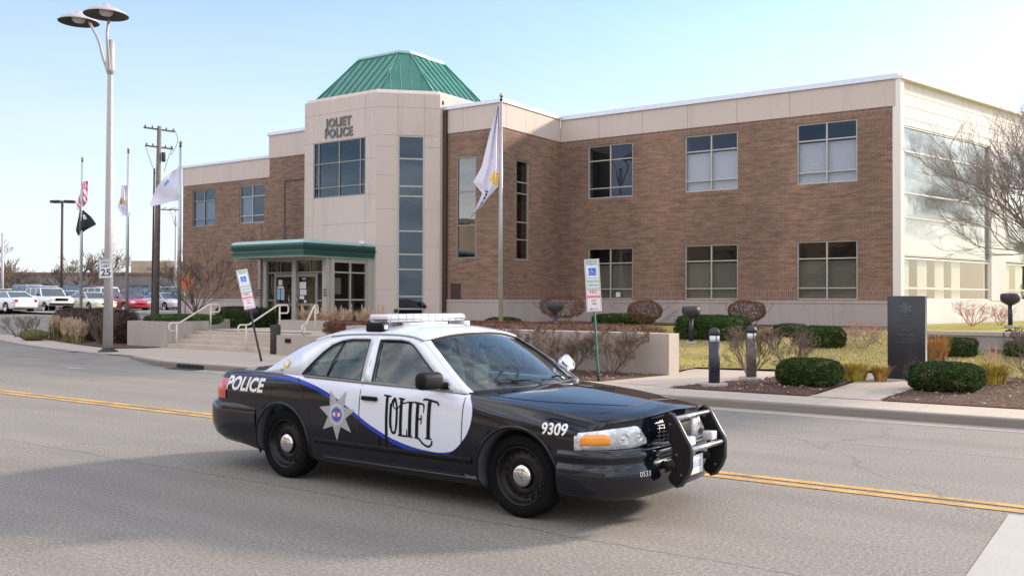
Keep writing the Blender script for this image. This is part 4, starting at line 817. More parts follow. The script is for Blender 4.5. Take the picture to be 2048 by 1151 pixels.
for i, (a, b) in enumerate(LW): window(a, b, 5.95, 8.05, 'y', VM, ((a + b) / 2,), (7.42, 6.36), [(6.0, 7.4)] if i == 0 else [(6.0, 7.4, a + .03, (a + b) / 2)], parent=ST, gl='blue_glass', frame='window_frame_dark' if i == 0 else 'window_frame', blmat='blind_light')
# projecting bays on both sides of the tower
BH = [(-23.08, -22.10, 3.44, 7.50)]
wall_holes('brick_wall', 'brick', -23.75, -20.85, ZP1, ZB, BH, 'y', VB, -1, parent=ST)
window(-23.08, -22.10, 3.44, 7.50, 'y', VB, (), (6.10, 4.75), None, 'window_frame_dark', 'mirror_glass', .06, .05, parent=ST)
wall_holes('brick_wall', 'brick', VB, VM, ZP1, ZB, [(30.42, 31.34, 3.39, 7.38)], 'x', -20.85, 1, parent=ST)
window(30.42, 31.34, 3.39, 7.38, 'x', -20.85, (), (6.50, 6.05, 4.9, 4.2), None, 'window_frame', 'shop_glass', .10, .05, parent=ST)
wall_holes('brick_wall', 'brick', -34.25, -31.4, ZP1, 8.40, [], 'y', VB, -1, parent=ST)
b = MB(); b.box(-33.22, -33.12, VB - .012, VB + .01, 1.8, 7.30); b.box(-33.12, -31.4, VB - .012, VB + .01, 7.20, 7.30); b.build('recessed_joint', 'brown_metal', ST)
b = MB(); b.box(-23.35, -22.85, VB - .02, VB + .05, 1.82, 2.45); b.build('wall_vent', 'brown_metal', ST)
# plain side and back walls so the block is solid
b = MB(); b.box(-46.5, -34.3, VM + 1.15, 60, .3, 9.4); b.box(-34.0, -22.1, VB + 1.2, 60, .3, 9.4); b.box(-22.0, -9.2, VM + 1.3, 60, .3, 9.4); b.build('rear_block', 'wall_brown', ST)
pieces('brick_return', 'brick', [(-46.76, -46.55, VM + .005, VM + 1, ZP1, 8.36)], [(-34.26, -34.05, VB + .005, VM - .005, ZP1, 8.4)])
# plinth, parapet bands, copings
def pl(x0, x1, y0, y1, L=2.5):
    n_ = max(1, round(max(x1 - x0, y1 - y0) / L)); o = []
    for k in range(n_):
        a_, b_ = k / n_, (k + 1) / n_
        q = (lerp(x0, x1, a_) + .004, lerp(x0, x1, b_) - .004, y0, y1) if x1 - x0 > y1 - y0 else (x0, x1, lerp(y0, y1, a_) + .004, lerp(y0, y1, b_) - .004)
        o += [(*q, .3, ZP1 - .10), (q[0] - (.003 if x1 - x0 > y1 - y0 else .02), q[1] + (.003 if x1 - x0 > y1 - y0 else .02), q[2] - .02, q[3] + .0, ZP1 - .097, ZP1)]
    return o
pieces('plinth', 'precast_dark', pl(-46.8, -34.3, VM - .06, VM + .2), pl(-34.3, -31.3, VB - .06, VB + .2), pl(-23.75, -20.79, VB - .06, VB + .2) + pl(-20.99, -20.79, VB + .2, VM - .06) + pl(-20.99, -7.10, VM - .06, VM + .2))
b = MB(); J = .012
def band(x0, x1, y, z0, z1, joints):
    xs = [x0] + joints + [x1]
    for p, q in zip(xs, xs[1:]): b.box(p + J / 2, q - J / 2, y - .03, y + .25, z0, z1)
for q_ in ((-46.78, -34.28, VM, 8.36, 9.40, [-42.6, -38.5]), (-34.28, -29.3, VB, 8.40, ZC, [])):
    band(*q_); b.build('parapet_band', 'precast', ST); b = MB()
band(-20.82, -7.30, VM, ZB, ZC, [-18.95, -16.96, -15.0, -12.99, -10.98]); band(-23.75, -20.82, VB, ZB, ZC, [-22.75])
for p, q in ((VB + .25, 31.0), (31.0, 33.66)): b.box(-21.08, -20.82, p + J / 2, q - J / 2, ZB, ZC)
b.build('parapet_band', 'precast', ST)
pieces('coping', 'coping', [(-20.76, -7.22, VM - .09, VM + .35, ZC, ZT), (-23.8, -20.76, VB - .09, VB + .35, ZC, ZT), (-21.1, -20.76, VB + .35, VM - .09, ZC, ZT), (-20.77, -7.23, VM - .095, VM - .085, ZC - .04, ZC)], [(-46.84, -34.36, VM - .09, VM + .35, 9.40, 9.53)], [(-34.36, -29.5, VB - .09, VB + .35, ZC, ZT)])
# notice in the ground floor window
b = MB(); b.box(-18.2, -18.0, VM + .08, VM + .085, 1.93, 2.12); b.build('window_notice', 'paper', ST)
# ---- tower: an octagon in pale panels
CU, CV, TA, TC = -27.55, 31.15, 3.85, 1.8
OCT = [(-TA + TC, -TA), (TA - TC, -TA), (TA, -TA + TC), (TA, TA - TC), (TA - TC, TA), (-TA + TC, TA), (-TA, TA - TC), (-TA, -TA + TC)]
def facet(i): 
    a = Vector((CU + OCT[i][0], CV + OCT[i][1], 0)); b_ = Vector((CU + OCT[(i + 1) % 8][0], CV + OCT[(i + 1) % 8][1], 0)); d = (b_ - a).normalized(); n = Vector((-d.y, d.x, 0))  # n points inwards
    return Matrix(((d.x, n.x, 0, a.x), (d.y, n.y, 0, a.y), (0, 0, 1, 0), (0, 0, 0, 1))), (b_ - a).length
tw = MB()
ZJ = [.5, 1.25, 2.95, 4.87, 6.03, 7.45, 8.37, 9.48, 10.0]
def panels(i, L, xs, zs, skip):
    T, _ = facet(i); xs = [0] + xs + [L]
    for j in range(len(zs) - 1):
        for k in range(len(xs) - 1):
            if skip(k, (zs[j] + zs[j + 1]) / 2): continue
            tw.box(xs[k] + (.006 if k else 0), xs[k + 1] - (.006 if k < len(xs) - 2 else 0), -.0, .16, zs[j] + .005, zs[j + 1] - .005, 0, T)
    tw.box(0.0, L, .02, .16, zs[0], zs[-1] - .02, 1, T) if False else None
LF = 2 * (TA - TC); LCH = TC * math.sqrt(2)
WB = (.54, 3.52, 6.0, 8.32)   # big tower window in facet coordinates
panels(0, LF, [.54, 3.52], [.5, 2.95, 4.87, 6.0, 7.45, 8.32, 9.48, 10.0], lambda k, z: k == 1 and 6.0 < z < 8.32)
CW = (.86, 1.92)
panels(1, LCH, [.86, 1.92], [.5, 2.2, 3.93, 5.4, 6.75, 7.9, 8.36, 9.48, 10.0], lambda k, z: k == 1 and z < 8.36)
for i in range(2, 8):
    T, L = facet(i); panels(i, L, [], [.5, 3, 5.4, 7.9, 9.48, 10.0], lambda k, z: False)
tw.build('tower_wall', 'precast', ST)
jt = MB()
for i in range(8):
    T, L = facet(i)
    segs = [(0, L, .5, 10.0)]
    if i == 0: segs = [(0, .54, .5, 10), (3.52, L, .5, 10), (.54, 3.52, .5, 6.0), (.54, 3.52, 8.32, 10)]
    if i == 1: segs = [(0, .86, .5, 10), (1.92, L, .5, 10), (.86, 1.92, 8.36, 10)]
    for x0, x1, z0, z1 in segs: jt.box(x0, x1, .012, .14, z0, z1, 0, T)
jt.build('panel_joint', 'window_frame_dark', ST)
# cap of the tower, splayed
cp = MB(); f8 = lambda s, z, dx=0: [(CU + dx + x * s, CV + y * s, z) for x, y in OCT]
cp.grid([f8(1.0, 9.995), f8(1.0, 10.05), f8(.955, 10.22), f8(.90, 10.26), f8(.6, 10.27)], 0, False, True); cp.build('tower_cap', 'precast', ST)
T0, _ = facet(0); T1, _ = facet(1)
window(.54, 3.52, 6.0, 8.32, 'y', 0, (.84, 2.03, 3.22), (7.42, 6.42), None, 'window_frame_dark', 'blue_glass', .06, .045, T0, ST)
window(.86, 1.92, .7, 8.36, 'y', 0, (), (7.43, 6.33, 5.93, 4.53, 3.60, 3.0, 1.92, 1.42), None, 'window_frame', 'blue_glass', .07, .06, T1, ST)
# lettering on the tower
for txt, z, sc in (('JOLIET', 9.06, 1.), ('POLICE', 8.62, 1.)):
    vs, fs = text_mesh(txt, .50, .018, 0, .88, 1.12, .02); m_ = MB(); m_.add([tuple(T0 @ Vector((2.02 + v[0], -.025 - v[2], z + v[1]))) for v in vs], fs); m_.build('wall_lettering', 'sign_letters', ST)
# downpipe between tower and bay
b = MB(); b.box(-23.70, -23.52, VB - .14, VB - .02, 1.3, 9.44); b.build('downpipe', 'brown_metal', ST)
b = MB(); b.tube([(-23.72, VB - .12, 9.68), (-23.72, VB - .12, 9.82)], .06, 8); b.build('roof_lamp', 'iron', ST)
# green standing seam roof
EV = (3.34, 1.50, 10.27, -.05); TP = (1.52, .36, 12.25, -.05)
def o8(a, c, z, dx): return [Vector((CU + dx + x, CV + y, z)) for x, y in [(-a + c, -a), (a - c, -a), (a, -a + c), (a, a - c), (a - c, a), (-a + c, a), (-a, a - c), (-a, -a + c)]]
E8, P8 = o8(*EV), o8(*TP); rf = MB(); rf.grid([E8, P8], 0, False, True); rf.grid([P8, [p.lerp(Vector((CU, CV, 12.36)), .9) + Vector((0, 0, .0)) for p in P8]], 0, False, True); rf.grid([[p + Vector((0, 0, -.12)) for p in E8], E8], 1, False, True)
GR = rf.build('green_roof', ['green_roof', 'green_seam'], ST)
sm = MB()
for i in range(8):
    a, b_ = E8[i], E8[(i + 1) % 8]; c, d = P8[i], P8[(i + 1) % 8]; L = (b_ - a).length; n = max(3, round(L / .42)); wt = (d - c).length; ctr = (a + b_) / 2; ax = (b_ - a).normalized(); off0 = (c - a).dot(ax); off1 = (b_ - d).dot(ax)
    nrm = ax.cross(((c + d) / 2 - ctr).normalized())
    if nrm.z < 0: nrm = -nrm
    up = ((c + d) / 2 - ctr)
    for k in range(1, n):
        s_ = L * k / n; p = a + ax * s_; t_ = 1.
        if s_ < off0: t_ = s_ / off0
        elif s_ > L - off1: t_ = (L - s_) / off1
        q = p + up * t_; sm.tube([p + nrm * .02, q + nrm * .02], .022, 4, 0, True, False)
    sm.tube([a + Vector((0, 0, .02)), c + Vector((0, 0, .02))], .045, 5)
    sm.tube([a, b_], .05, 5, 1)
    sm.tube([c, d], .05, 5, 0 if i != 2 else 0)
sm.build('roof_seam', ['green_roof', 'green_seam'], GR)
tc = MB(); pp = [p + Vector((0, 0, .02)) for p in P8]; tc.grid([pp, [p + Vector((0, 0, .11)) for p in pp], [p.lerp(Vector((CU, CV, 12.40)), .85) for p in pp]], 0, False, True); tc.build('ridge_cap', 'green_light', GR)
# ---- round canopy and glazed lobby
KX0, KX1, KY0 = -29.55, -25.54, 23.52
def fasc(prof, mi, smooth=False):
    rows = []
    for d, z in prof: rows.append([(KX0 - d, VT - .02, z), (KX0 - d, KY0 - d, z), (KX1 + d, KY0 - d, z), (KX1 + d, VT + .02, z)])
    cn.grid(rows, mi, smooth)
cn = MB(); fasc([(-.35, 3.37), (-.03, 3.37), (-.02, 3.40)], 3); fasc([(-.02, 3.40), (-.02, 3.50)], 0); fasc([(-.02, 3.50), (.0, 3.505), (.0, 3.52), (-.015, 3.525)], 1); fasc([(-.015, 3.525), (-.015, 3.67)], 0); fasc([(-.015, 3.67), (.07, 3.675), (.07, 3.715), (.01, 3.72)], 1)
fasc([(.01, 3.72), (.03, 3.80), (.02, 3.88)], 0); fasc([(.02, 3.88), (-.02, 3.96), (-.12, 4.0), (-.4, 4.03)], 3)
cn.box(KX0 + .2, KX1 - .2, KY0 + .2, VT - .03, 3.36, 3.395, 2); cn.box(KX0 + .2, KX1 - .2, KY0 + .2, VT - .03, 3.9, 4.0, 3)
CN = cn.build('entrance_canopy', ['green_fascia', 'iron', 'precast_dark', 'green_light'], ST)
b = MB(); b.rbox(-25.75, -25.55, 26.6, 26.78, 3.98, 4.08, .02); b.tube([(-25.6, 26.7, 4.04), (-25.4, 26.5, 3.96)], .05, 8); b.build('canopy_lamp', 'paper', CN)
A_, B_, C_ = Vector((-29.2, 24.9, 0)), Vector((-25.72, 24.9, 0)), Vector((-25.72, 27.28, 0)); ZF = .72
def seg(a, b_): d = (b_ - a).normalized(); return Matrix(((d.x, -d.y, 0, a.x), (d.y, d.x, 0, a.y), (0, 0, 1, 0), (0, 0, 0, 1))), (b_ - a).length
TA_, LA = seg(A_, B_); TB_, LB = seg(B_, C_)
b = MB()
for T, x0, x1 in ((TA_, -.02, .16), (TA_, LA / 2 - .11, LA / 2 + .11), (TA_, LA - .18, LA + .02), (TB_, .101, .26), (TB_, LB - .30, LB)): b.box(x0, x1, -.10, .10, ZF, 3.38, 0, T)
b.box(-.36, -.22, -.08, .04, ZF, 3.37, 0, TA_); b.box(.16, LA - .18, -.06, .06, 3.28, 3.36, 0, TA_); b.box(.26, LB - .30, -.06, .06, 3.26, 3.36, 0, TB_)
b.build('lobby_column', 'window_frame', ST)
b = MB()
for x in (-.34, LA - .10): 
    for z in (1.93, 2.03, 2.13): b.box(x, x + .16, -.115, -.101, z, z + .045, 0, TA_)
b.build('column_band', 'bollard_cap', ST)
lb = MB()
for (x0, x1) in ((.16, LA / 2 - .11), (LA / 2 + .11, LA - .18)): lb.box(x0, x1, -.03, .03, 2.80, 2.86, 0, TA_)
for x in (.55, LA - .52): lb.box(x - .02, x + .02, -.03, .03, ZF, 2.80, 0, TA_)
for (x0, x1) in ((.16, .53), (LA - .50, LA - .18)): lb.box(x0, x1, -.025, .025, 1.72, 1.78, 0, TA_)
for x in (.9, LA - .9): lb.box(x - .015, x + .015, -.02, .02, 2.86, 3.28, 0, TA_)
lb.build('lobby_frame', 'window_frame_dark', ST)
for x0, x1, mt in ((.57, LA / 2 - .11, 0), (LA / 2 + .11, LA - .54, 1)):
    d = MB(); 
    for q in ((x0, x0 + .09, ZF, 2.78), (x1 - .09, x1, ZF, 2.78), (x0 + .09, x1 - .09, ZF, ZF + .28), (x0 + .09, x1 - .09, 2.66, 2.78), (x0 + .09, x1 - .09, 1.55, 1.63)): d.box(q[0], q[1], -.025, .025, q[2], q[3], 0, TA_)
    D = d.build('door', 'window_frame_dark', ST); g = MB(); g.box(x0 + .09, x1 - .09, -.004, .004, ZF + .28, 2.66, 0, TA_); g.build('pane', 'shop_glass', D)
    h = MB(); hx = x1 - .16 if mt == 0 else x0 + .05; h.tube([TA_ @ Vector((hx, -.09, 1.5)), TA_ @ Vector((hx, -.09, 1.95))], .018, 6); h.build('handle', 'satin_metal', D)
    ps = MB()
    if mt == 0:
        for q in ((x0 + .12, x0 + .30, 1.78, 2.20, 1), (x0 + .34, x0 + .54, 1.76, 2.20, 1), (x0 + .14, x0 + .5, 2.22, 2.30, 0), (x0 + .2, x0 + .42, 2.34, 2.55, 0)): ps.box(q[0], q[1], -.012, -.006, q[2], q[3], q[4], TA_)
    else:
        for q in ((x0 + .12, x0 + .48, 2.20, 2.46, 0), (x0 + .14, x0 + .50, 1.96, 2.17, 0), (x0 + .12, x0 + .38, 1.80, 1.93, 0), (x0 + .38, x0 + .50, 1.66, 1.76, 0), (x0 + .26, x0 + .46, 2.56, 2.60, 0)): ps.box(q[0], q[1], -.012, -.006, q[2], q[3], q[4], TA_)
    ps.build('door_notice', ['paper', 'paper_blue'], D)
g = MB(); g.box(.16, LA - .18, .01, .02, 2.86, 3.28, 0, TA_); g.box(.16, .53, .01, .02, ZF, 2.8, 0, TA_); g.box(LA - .50, LA - .18, .01, .02, ZF, 2.8, 0, TA_); g.build('lobby_glass', 'shop_glass', ST)
window(.26, LB - .30, ZF + .02, 3.26, 'y', 0, (1.18,), (2.83, 1.78), None, 'window_frame', 'shop_glass', .0, .06, TB_, ST)
b = MB(); b.box(.32, .95, .25, .27, 2.0, 2.62, 0, TB_); b.build('notice_board', 'blind', ST)
b = MB(); b.box(-29.3, -29.2, 25.0, 27.28, .72, 3.3); b.box(-29.3, -26.1, 26.6, 26.7, .72, 3.3); b.build('lobby_back', 'wall_dark', ST); b = MB(); b.box(-28.9, -28.2, 25.9, 26.3, .72, 2.3); b.box(-27.2, -26.9, 26.0, 26.2, .72, 2.6); b.build('lobby_desk', 'wall_brown', ST)
b = MB(); b.tube([(-24.85, 27.9, 1.35), (-24.95, 27.8, 1.35)], .07, 8); b.build('wall_spigot', 'iron', ST); b = MB(); b.tube([(-23.95, 28.5, 1.5), (-23.95, 28.3, 1.62)], .09, 8); b.build('wall_horn', 'iron', ST)
# ---- glazed side wall
SD = Vector((.267, .964, 0)).normalized(); S0 = Vector((-7.28, 33.66, 0)); SN = Vector((-SD.y, SD.x, 0))  # inwards
TS = Matrix(((SD.x, SN.x, 0, S0.x), (SD.y, SN.y, 0, S0.y), (0, 0, 1, 0), (0, 0, 0, 1))); LS = 26.
b = MB(); b.box(0, .24, -.14, .22, .5, 9.40, 0, TS)
for z0, z1 in ((8.98, 9.40), (8.56, 8.965), (8.14, 8.545), (7.88, 8.125)): b.box(.24, LS, -.02, .25, z0, z1, 0, TS)
b.box(.24, LS, -.06, .25, .5, 1.82, 0, TS); b.box(7.2, 8.5, -.08, .25, 1.82, 7.88, 0, TS); b.box(14.6, 15.9, -.08, .25, 1.82, 7.88, 0, TS); b.box(22, 23.3, -.08, .25, 1.82, 7.88, 0, TS); b.build('side_wall', 'cream', ST)
b = MB(); b.box(-.02, LS, -.22, .3, 9.40, 9.53, 0, TS); b.build('side_coping', 'cream', ST)
b = MB(); b.box(.52, LS, .02, .06, 1.82, 7.88, 0, TS); b.build('side_groove', 'window_frame', ST) if False else None
for x0, x1 in ((.24, 7.2), (8.5, 14.6), (15.9, 22)):
    window(x0, x1, 3.35, 7.88, 'y', 0, (), (7.0, 5.55, 4.7), None, 'window_frame', 'bright_glass', .05, .06, TS, ST)
    window(x0, x1, 1.82, 3.32, 'y', 0, (), (2.25,), [(1.85, 3.28, x0 + .15 + 1.3 * k, x0 + .85 + 1.3 * k) for k in range(4)], 'cream', 'low_glass', .05, .07, TS, ST, 'blind_light')
# ---- terrace, steps, planters
b = MB(); b.box(-27.6, -22.1, 20.39, 28.0, .1, .72); b.box(-24.6, -19.3, 19.9, 27.5, .1, .70); tag(b.build('terrace', 'steps'), kind='structure')
stp = MB()
for k in range(4): stp.box(-27.6, -22.1, 19.30 + .36 * k, 19.30 + .36 * (k + 1) + (.01 if k < 3 else .0), .10, .13 + .1475 * (k + 1))
tag(stp.build('steps', 'steps'), 'four broad weathered concrete steps up to the entrance terrace', 'steps')
def wallbox(name, label, boxes, mat='planter', cap=None, group=None):
    t_ = thing(name, label, 'wall'); m_ = MB()
    for q in boxes: m_.box(*q)
    m_.build('wall_body', mat, t_)
    if cap:
        m_ = MB()
        for q in cap: m_.box(*q)
        m_.build('wall_cap', 'precast', t_)
    return t_
wallbox('planter_wall', 'long low tan concrete wall with a dry hedge along its top, its end sunlit beside the path', [(-18.9, -8.92, 19.03, 19.56, .1, 1.05)])
wallbox('planter_wall', 'short low tan concrete retaining wall left of the entrance steps', [(-29.87, -27.62, 19.28, 19.55, .1, 1.02), (-29.87, -29.6, 19.55, 23.5, .1, 1.02), (-27.9, -27.6, 19.55, 21.0, .1, 1.02)])
wallbox('ramp_wall', 'low tan wall beside the entrance steps with a small black recess in its face', [(-21.75, -18.92, 18.98, 19.2, .1, .72)])
b = MB(); b.box(-21.35, -21.12, 18.95, 18.975, .50, .62); o = b.build('wall_light', 'black_plastic'); tag(o, 'small black light fitting let into the low ramp wall', 'wall light')
b = MB(); b.rbox(-22.08, -21.80, 19.0, 19.2, .13, 1.02, .02, 1); b.box(-22.03, -21.85, 18.99, 18.999, .55, .85, 1); o = b.build('ash_bin', ['iron', 'brown_metal']); tag(o, 'narrow dark bin standing at the right end of the entrance steps', 'bin')
wallbox('planter_wall', 'low tan planter wall with dry grasses in front of the lobby windows', [(-25.3, -20.9, 22.2, 22.45, .6, 1.06), (-25.3, -25.05, 22.45, 24.0, .6, 1.06)])
wallbox('retaining_wall', 'grey concrete retaining wall below the sunlit side of the station', [(-5.2, 22, 27.0, 27.25, .4, .90)], 'precast_dark', [(-5.25, 22, 26.95, 27.3, .90, 1.0)])
# ---------------------------------------------------------------- street lamps, signs, poles
RT = Vector((.8221, .5693, 0)); FW = Vector((-.5693, .8221, 0))   # two horizontal directions used for leaning / heading things
def zrot(d): return math.atan2(d.y, d.x)
def lamppost():
    t = thing('street_lamp', 'tall pale street lamp with two dished lamp heads beside the entrance steps', 'street lamp', (-27.05, 16.8, .13))
    lean = Vector((-.02, .02, 0)); b = MB(); b.lathe([(.30, 0), (.30, .03), (.20, .07), (.165, .12)], 20); b.build('base', 'iron', t)
    b = MB(); b.tube([(0, 0, .05), (0, 0, 4.), (0, 0, 8.7), (0, 0, 8.8)], [.150, .122, .085, .085], 18); b.build('pole', 'lamp_paint', t)
    b = MB(); b.tube([(0, 0, 8.70), (0, 0, 8.88), (0, 0, 9.35), (0, 0, 9.79)], [.085, .14, .125, .12], 18); b.build('collar', 'lamp_paint', t)
    for c, rad in ((Vector((-1.21, -.354, 10.48)), .62), (Vector((.44, -.43, 10.40)), .66)):
        h = link('lamp_head', None, t); d = MB(); d.lathe([(rad, .0), (rad - .01, .025), (rad * .86, .10), (rad * .6, .19), (rad * .35, .235), (.14, .27), (.10, .34), (.001, .345)], 36, 0, Matrix.Translation(c), caps=False); d.build('lamp_shade', 'lamp_paint', h)
        d = MB(); d.lathe([(rad - .005, .0), (rad * .84, .08), (rad * .5, .15), (.02, .17)], 36, 0, Matrix.Translation(c), caps=False); d.build('shade_lining', 'lamp_dark', h)
        d = MB(); d.lathe([(.02, -.02), (.14, .0), (.20, .06), (.20, .15)], 20, 0, Matrix.Translation(c), caps=False); d.build('bulb_cover', 'paper', h)
        e = c.copy(); e.z = 0; e.normalize(); q = [Vector((0, 0, 8.8)) + e * .10, Vector((0, 0, 9.3)) + e * .30, Vector((0, 0, 9.85)) + e * .48, c - e * rad * .62 + Vector((0, 0, .02))]; a = MB(); a.tube(catmull([tuple(p) for p in q], 5), .042, 8); a.build('arm', 'lamp_paint', t)
    return t
LP = lamppost()
c = copy_tree(LP); c.location = (-86.7, 61.6, .9); c['label'] = 'distant twin headed street lamp beyond the parking lot, beside the station corner'; c['group'] = 'twin headed street lamps'; LP['group'] = 'twin headed street lamps'
def face_mat(pos, n, roll=0.):
    """x right, y up, z towards the viewer of the plate"""
    n = Vector(n).normalized(); x = Vector((-n.y, n.x, 0)).normalized(); y = n.cross(x); Mx = Matrix(((x.x, y.x, n.x, pos[0]), (x.y, y.y, n.y, pos[1]), (x.z, y.z, n.z, pos[2]), (0, 0, 0, 1)))
    return Mx @ Matrix.Rotation(roll, 4, 'Z')
def plate(par, T, w_, h_, mats, y0, name='sign_panel', border=None):
    b = MB(); b.rbox(-w_ / 2, w_ / 2, y0 - h_ / 2, y0 + h_ / 2, -.004, .0, .003, 1, 0, T, False)
    s = b.build(name, mats, par)
    if border:
        b = MB(); e = .012; i = .020
        for q in ((-w_ / 2 + e, w_ / 2 - e, y0 + h_ / 2 - i, y0 + h_ / 2 - e), (-w_ / 2 + e, w_ / 2 - e, y0 - h_ / 2 + e, y0 - h_ / 2 + i), (-w_ / 2 + e, -w_ / 2 + i, y0 - h_ / 2 + i, y0 + h_ / 2 - i), (w_ / 2 - i, w_ / 2 - e, y0 - h_ / 2 + i, y0 + h_ / 2 - i)): b.box(q[0], q[1], q[2], q[3], .0, .002, 0, T)
        b.build('sign_border', border, s)
    return s
def words(par, T, txt, size, x, y, mat, bold=.0, sx=1.):
    vs, fs = text_mesh(txt, size, bold, 0, sx); b = MB(); b.add([tuple(T @ Vector((v[0] + x, v[1] + y, .0035))) for v in vs], fs); return b.build('sign_text', mat, par)
t = thing('speed_limit_sign', 'white SPEED LIMIT 25 sign strapped to the tall street lamp', 'road sign')
T = face_mat((-27.05 + .09, 16.8 - .15, 2.72), (.5693, -.8221, 0), R(1.5)); s = plate(t, T, .44, .58, 'sign_white', 0, border='sign_black')
words(s, T, 'SPEED', .11, 0, .20, 'sign_black', .001); words(s, T, 'LIMIT', .11, 0, .09, 'sign_black', .001); words(s, T, '25', .30, 0, -.12, 'sign_black', .006, 1.1)
b = MB(); b.box(-.03, .03, -.2, .2, -.06, -.004, 0, T); b.build('strap', 'iron', t)
def parking_sign(name, label, base, top, nrm, roll, post):
    t = thing(name, label, 'parking sign', base, 0, 'accessible parking signs at the kerb'); top = Vector(top) - Vector(base)
    d = top.normalized(); b = MB()
    mid = top * .46
    b.tube([(0, 0, 0), tuple(mid * .25)], .030, 6, 1); b.tube([tuple(mid * .25), tuple(top * .98)], .026, 4, 0, True, False); b.tube([tuple(mid * .25 + Vector((0, -.012, 0))), tuple(top * .97 + Vector((0, -.012, 0)))], .018, 4, 0, True, False)
    b.build('post', [post, 'black_post'], t)
    n_ = Vector(nrm).normalized(); xx = d.cross(n_).normalized(); nn_ = xx.cross(d).normalized(); pp = top + nn_ * .035; T = Matrix(((xx.x, d.x, nn_.x, pp.x), (xx.y, d.y, nn_.y, pp.y), (xx.z, d.z, nn_.z, pp.z), (0, 0, 0, 1)))
    s = plate(t, T, .305, .46, 'sign_white', -.23, border='sign_green')
    words(s, T, 'RESERVED', .052, 0, -.055, 'sign_green', .001); words(s, T, 'PARKING', .052, 0, -.105, 'sign_green', .001)
    b = MB(); b.box(-.075, .075, -.335, -.185, .0, .003, 0, T); b.build('symbol_field', 'sign_blue', s)
    b = MB(); q = lambda x, y: T @ Vector((x, y - .26, .006)); b.tube([q(-.015, .055), q(-.015, .045)], .010, 6); b.tube([q(-.012, .035), q(-.008, -.005), q(.030, -.008), q(.042, -.045), q(.055, -.045)], .006, 5); b.tube([q(-.012, .018), q(.022, .018)], .005, 5)
    b.tube([q(-.02 + .034 * math.cos(a), -.018 + .034 * math.sin(a)) for a in [R(110 + 25 * k) for k in range(10)]], .005, 5); b.build('wheelchair_symbol', 'sign_white', s)
    words(s, T, 'PARKING ONLY', .03, 0, -.395, 'sign_blue', .0)
    s = plate(t, T, .305, .15, 'sign_white', -.54, border='sign_green'); words(s, T, '$250 FINE', .05, 0, -.54, 'sign_green', .001)
    s = plate(t, T, .305, .46, 'sign_white', -.85, border='sign_red'); words(s, T, 'NO', .10, 0, -.68, 'sign_red', .002); words(s, T, 'PARKING', .066, 0, -.775, 'sign_red', .003); words(s, T, 'ANY', .055, 0, -.855, 'sign_red', .001); words(s, T, 'TIME', .05, 0, -.92, 'sign_red', .001)
    b = MB(); b.tube([T @ Vector((.08, -1.02, .004)), T @ Vector((-.08, -1.02, .004))], .006, 4); b.tube([T @ Vector((-.05, -1.0, .004)), T @ Vector((-.09, -1.02, .004)), T @ Vector((-.05, -1.04, .004))], .006, 4); b.build('arrow', 'sign_red', s)
    return t
parking_sign('parking_sign', 'upright accessible parking sign on a green post in front of the long wall', (-9.43, 16.75, .14), (-9.56, 16.68, 2.64), (.50, -.86, 0), R(3.2), 'sign_post_green')
parking_sign('parking_sign', 'badly leaning accessible parking sign on a dark post in front of the entrance steps', (-19.74, 16.71, .13), (-20.24, 16.42, 2.58), (.92, -.39, 0), R(11), 'black_post')
# bollards
def bollard(loc, label, body, shade):
    t = thing('bollard', label, 'bollard', loc, 0, 'domed bollards by the path'); b = MB(); b.lathe([(.26, -.05), (.26, .05), (.25, .06), (.001, .06)], 28); b.build('base', 'white_concrete', t)
    b = MB(); b.lathe([(.108, .055), (.108, .86), (.001, .86)], 28); b.build('post', body, t); b = MB(); b.lathe([(.101, .86), (.101, .98), (.001, .98)], 28)
    b.build('light_band', 'sign_white', t); b = MB()
    for k in range(4): a = R(45 + 90 * k); b.box(-.004, .004, -.012, .012, .86, .98, 0, Matrix.Translation((.103 * math.cos(a), .103 * math.sin(a), 0)))
    b.lathe([(.108, .98), (.108, 1.03), (.10, 1.075), (.075, 1.11), (.04, 1.128), (.001, 1.132)], 28); b.build('cap', 'bollard_cap', t); return t
bollard((-7.07, 17.13, .14), 'dark navy domed bollard with a white band at the edge of the mulch bed', 'navy_paint', 0)
bollard((-6.98, 18.9, .14), 'brownish domed bollard standing inside the bare shrub, behind the navy one', 'bollard_brown', 0)
# mushroom path lights
def mushroom(loc, label, h=1.15):
    t = thing('path_light', label, 'path light', loc, 0, 'mushroom path lights in the lawn'); b = MB(); b.lathe([(.17, -.05), (.17, .07), (.15, .09), (.001, .09)], 20); b.build('base', 'white_concrete', t)
    b = MB(); b.tube([(0, 0, .08), (0, 0, h - .30)], .065, 14); b.build('post', 'navy_paint', t); b = MB(); b.lathe([(.08, h - .36), (.15, h - .32), (.25, h - .25), (.275, h - .18), (.275, h - .06), (.24, h - .01), (.15, h), (.001, h + .005)], 28); b.build('lamp_head', 'navy_paint', t); return t
mushroom((-11.6, 26.3, terr(0, 26.3)), 'navy blue mushroom path light in front of the wide dark box hedge'); mushroom((-15.4, 24.6, terr(0, 24.6)), 'navy blue mushroom path light half hidden by a rounded brown shrub, beside the white flagpole', 1.42)
mushroom((-3.6, 31.5, .99), 'dark mushroom path light under the bare tree, against the sunlit cream wall', 1.05); mushroom((-28.7, 23.9, .6), 'small dark mushroom path light partly behind the leaning sign', .85)
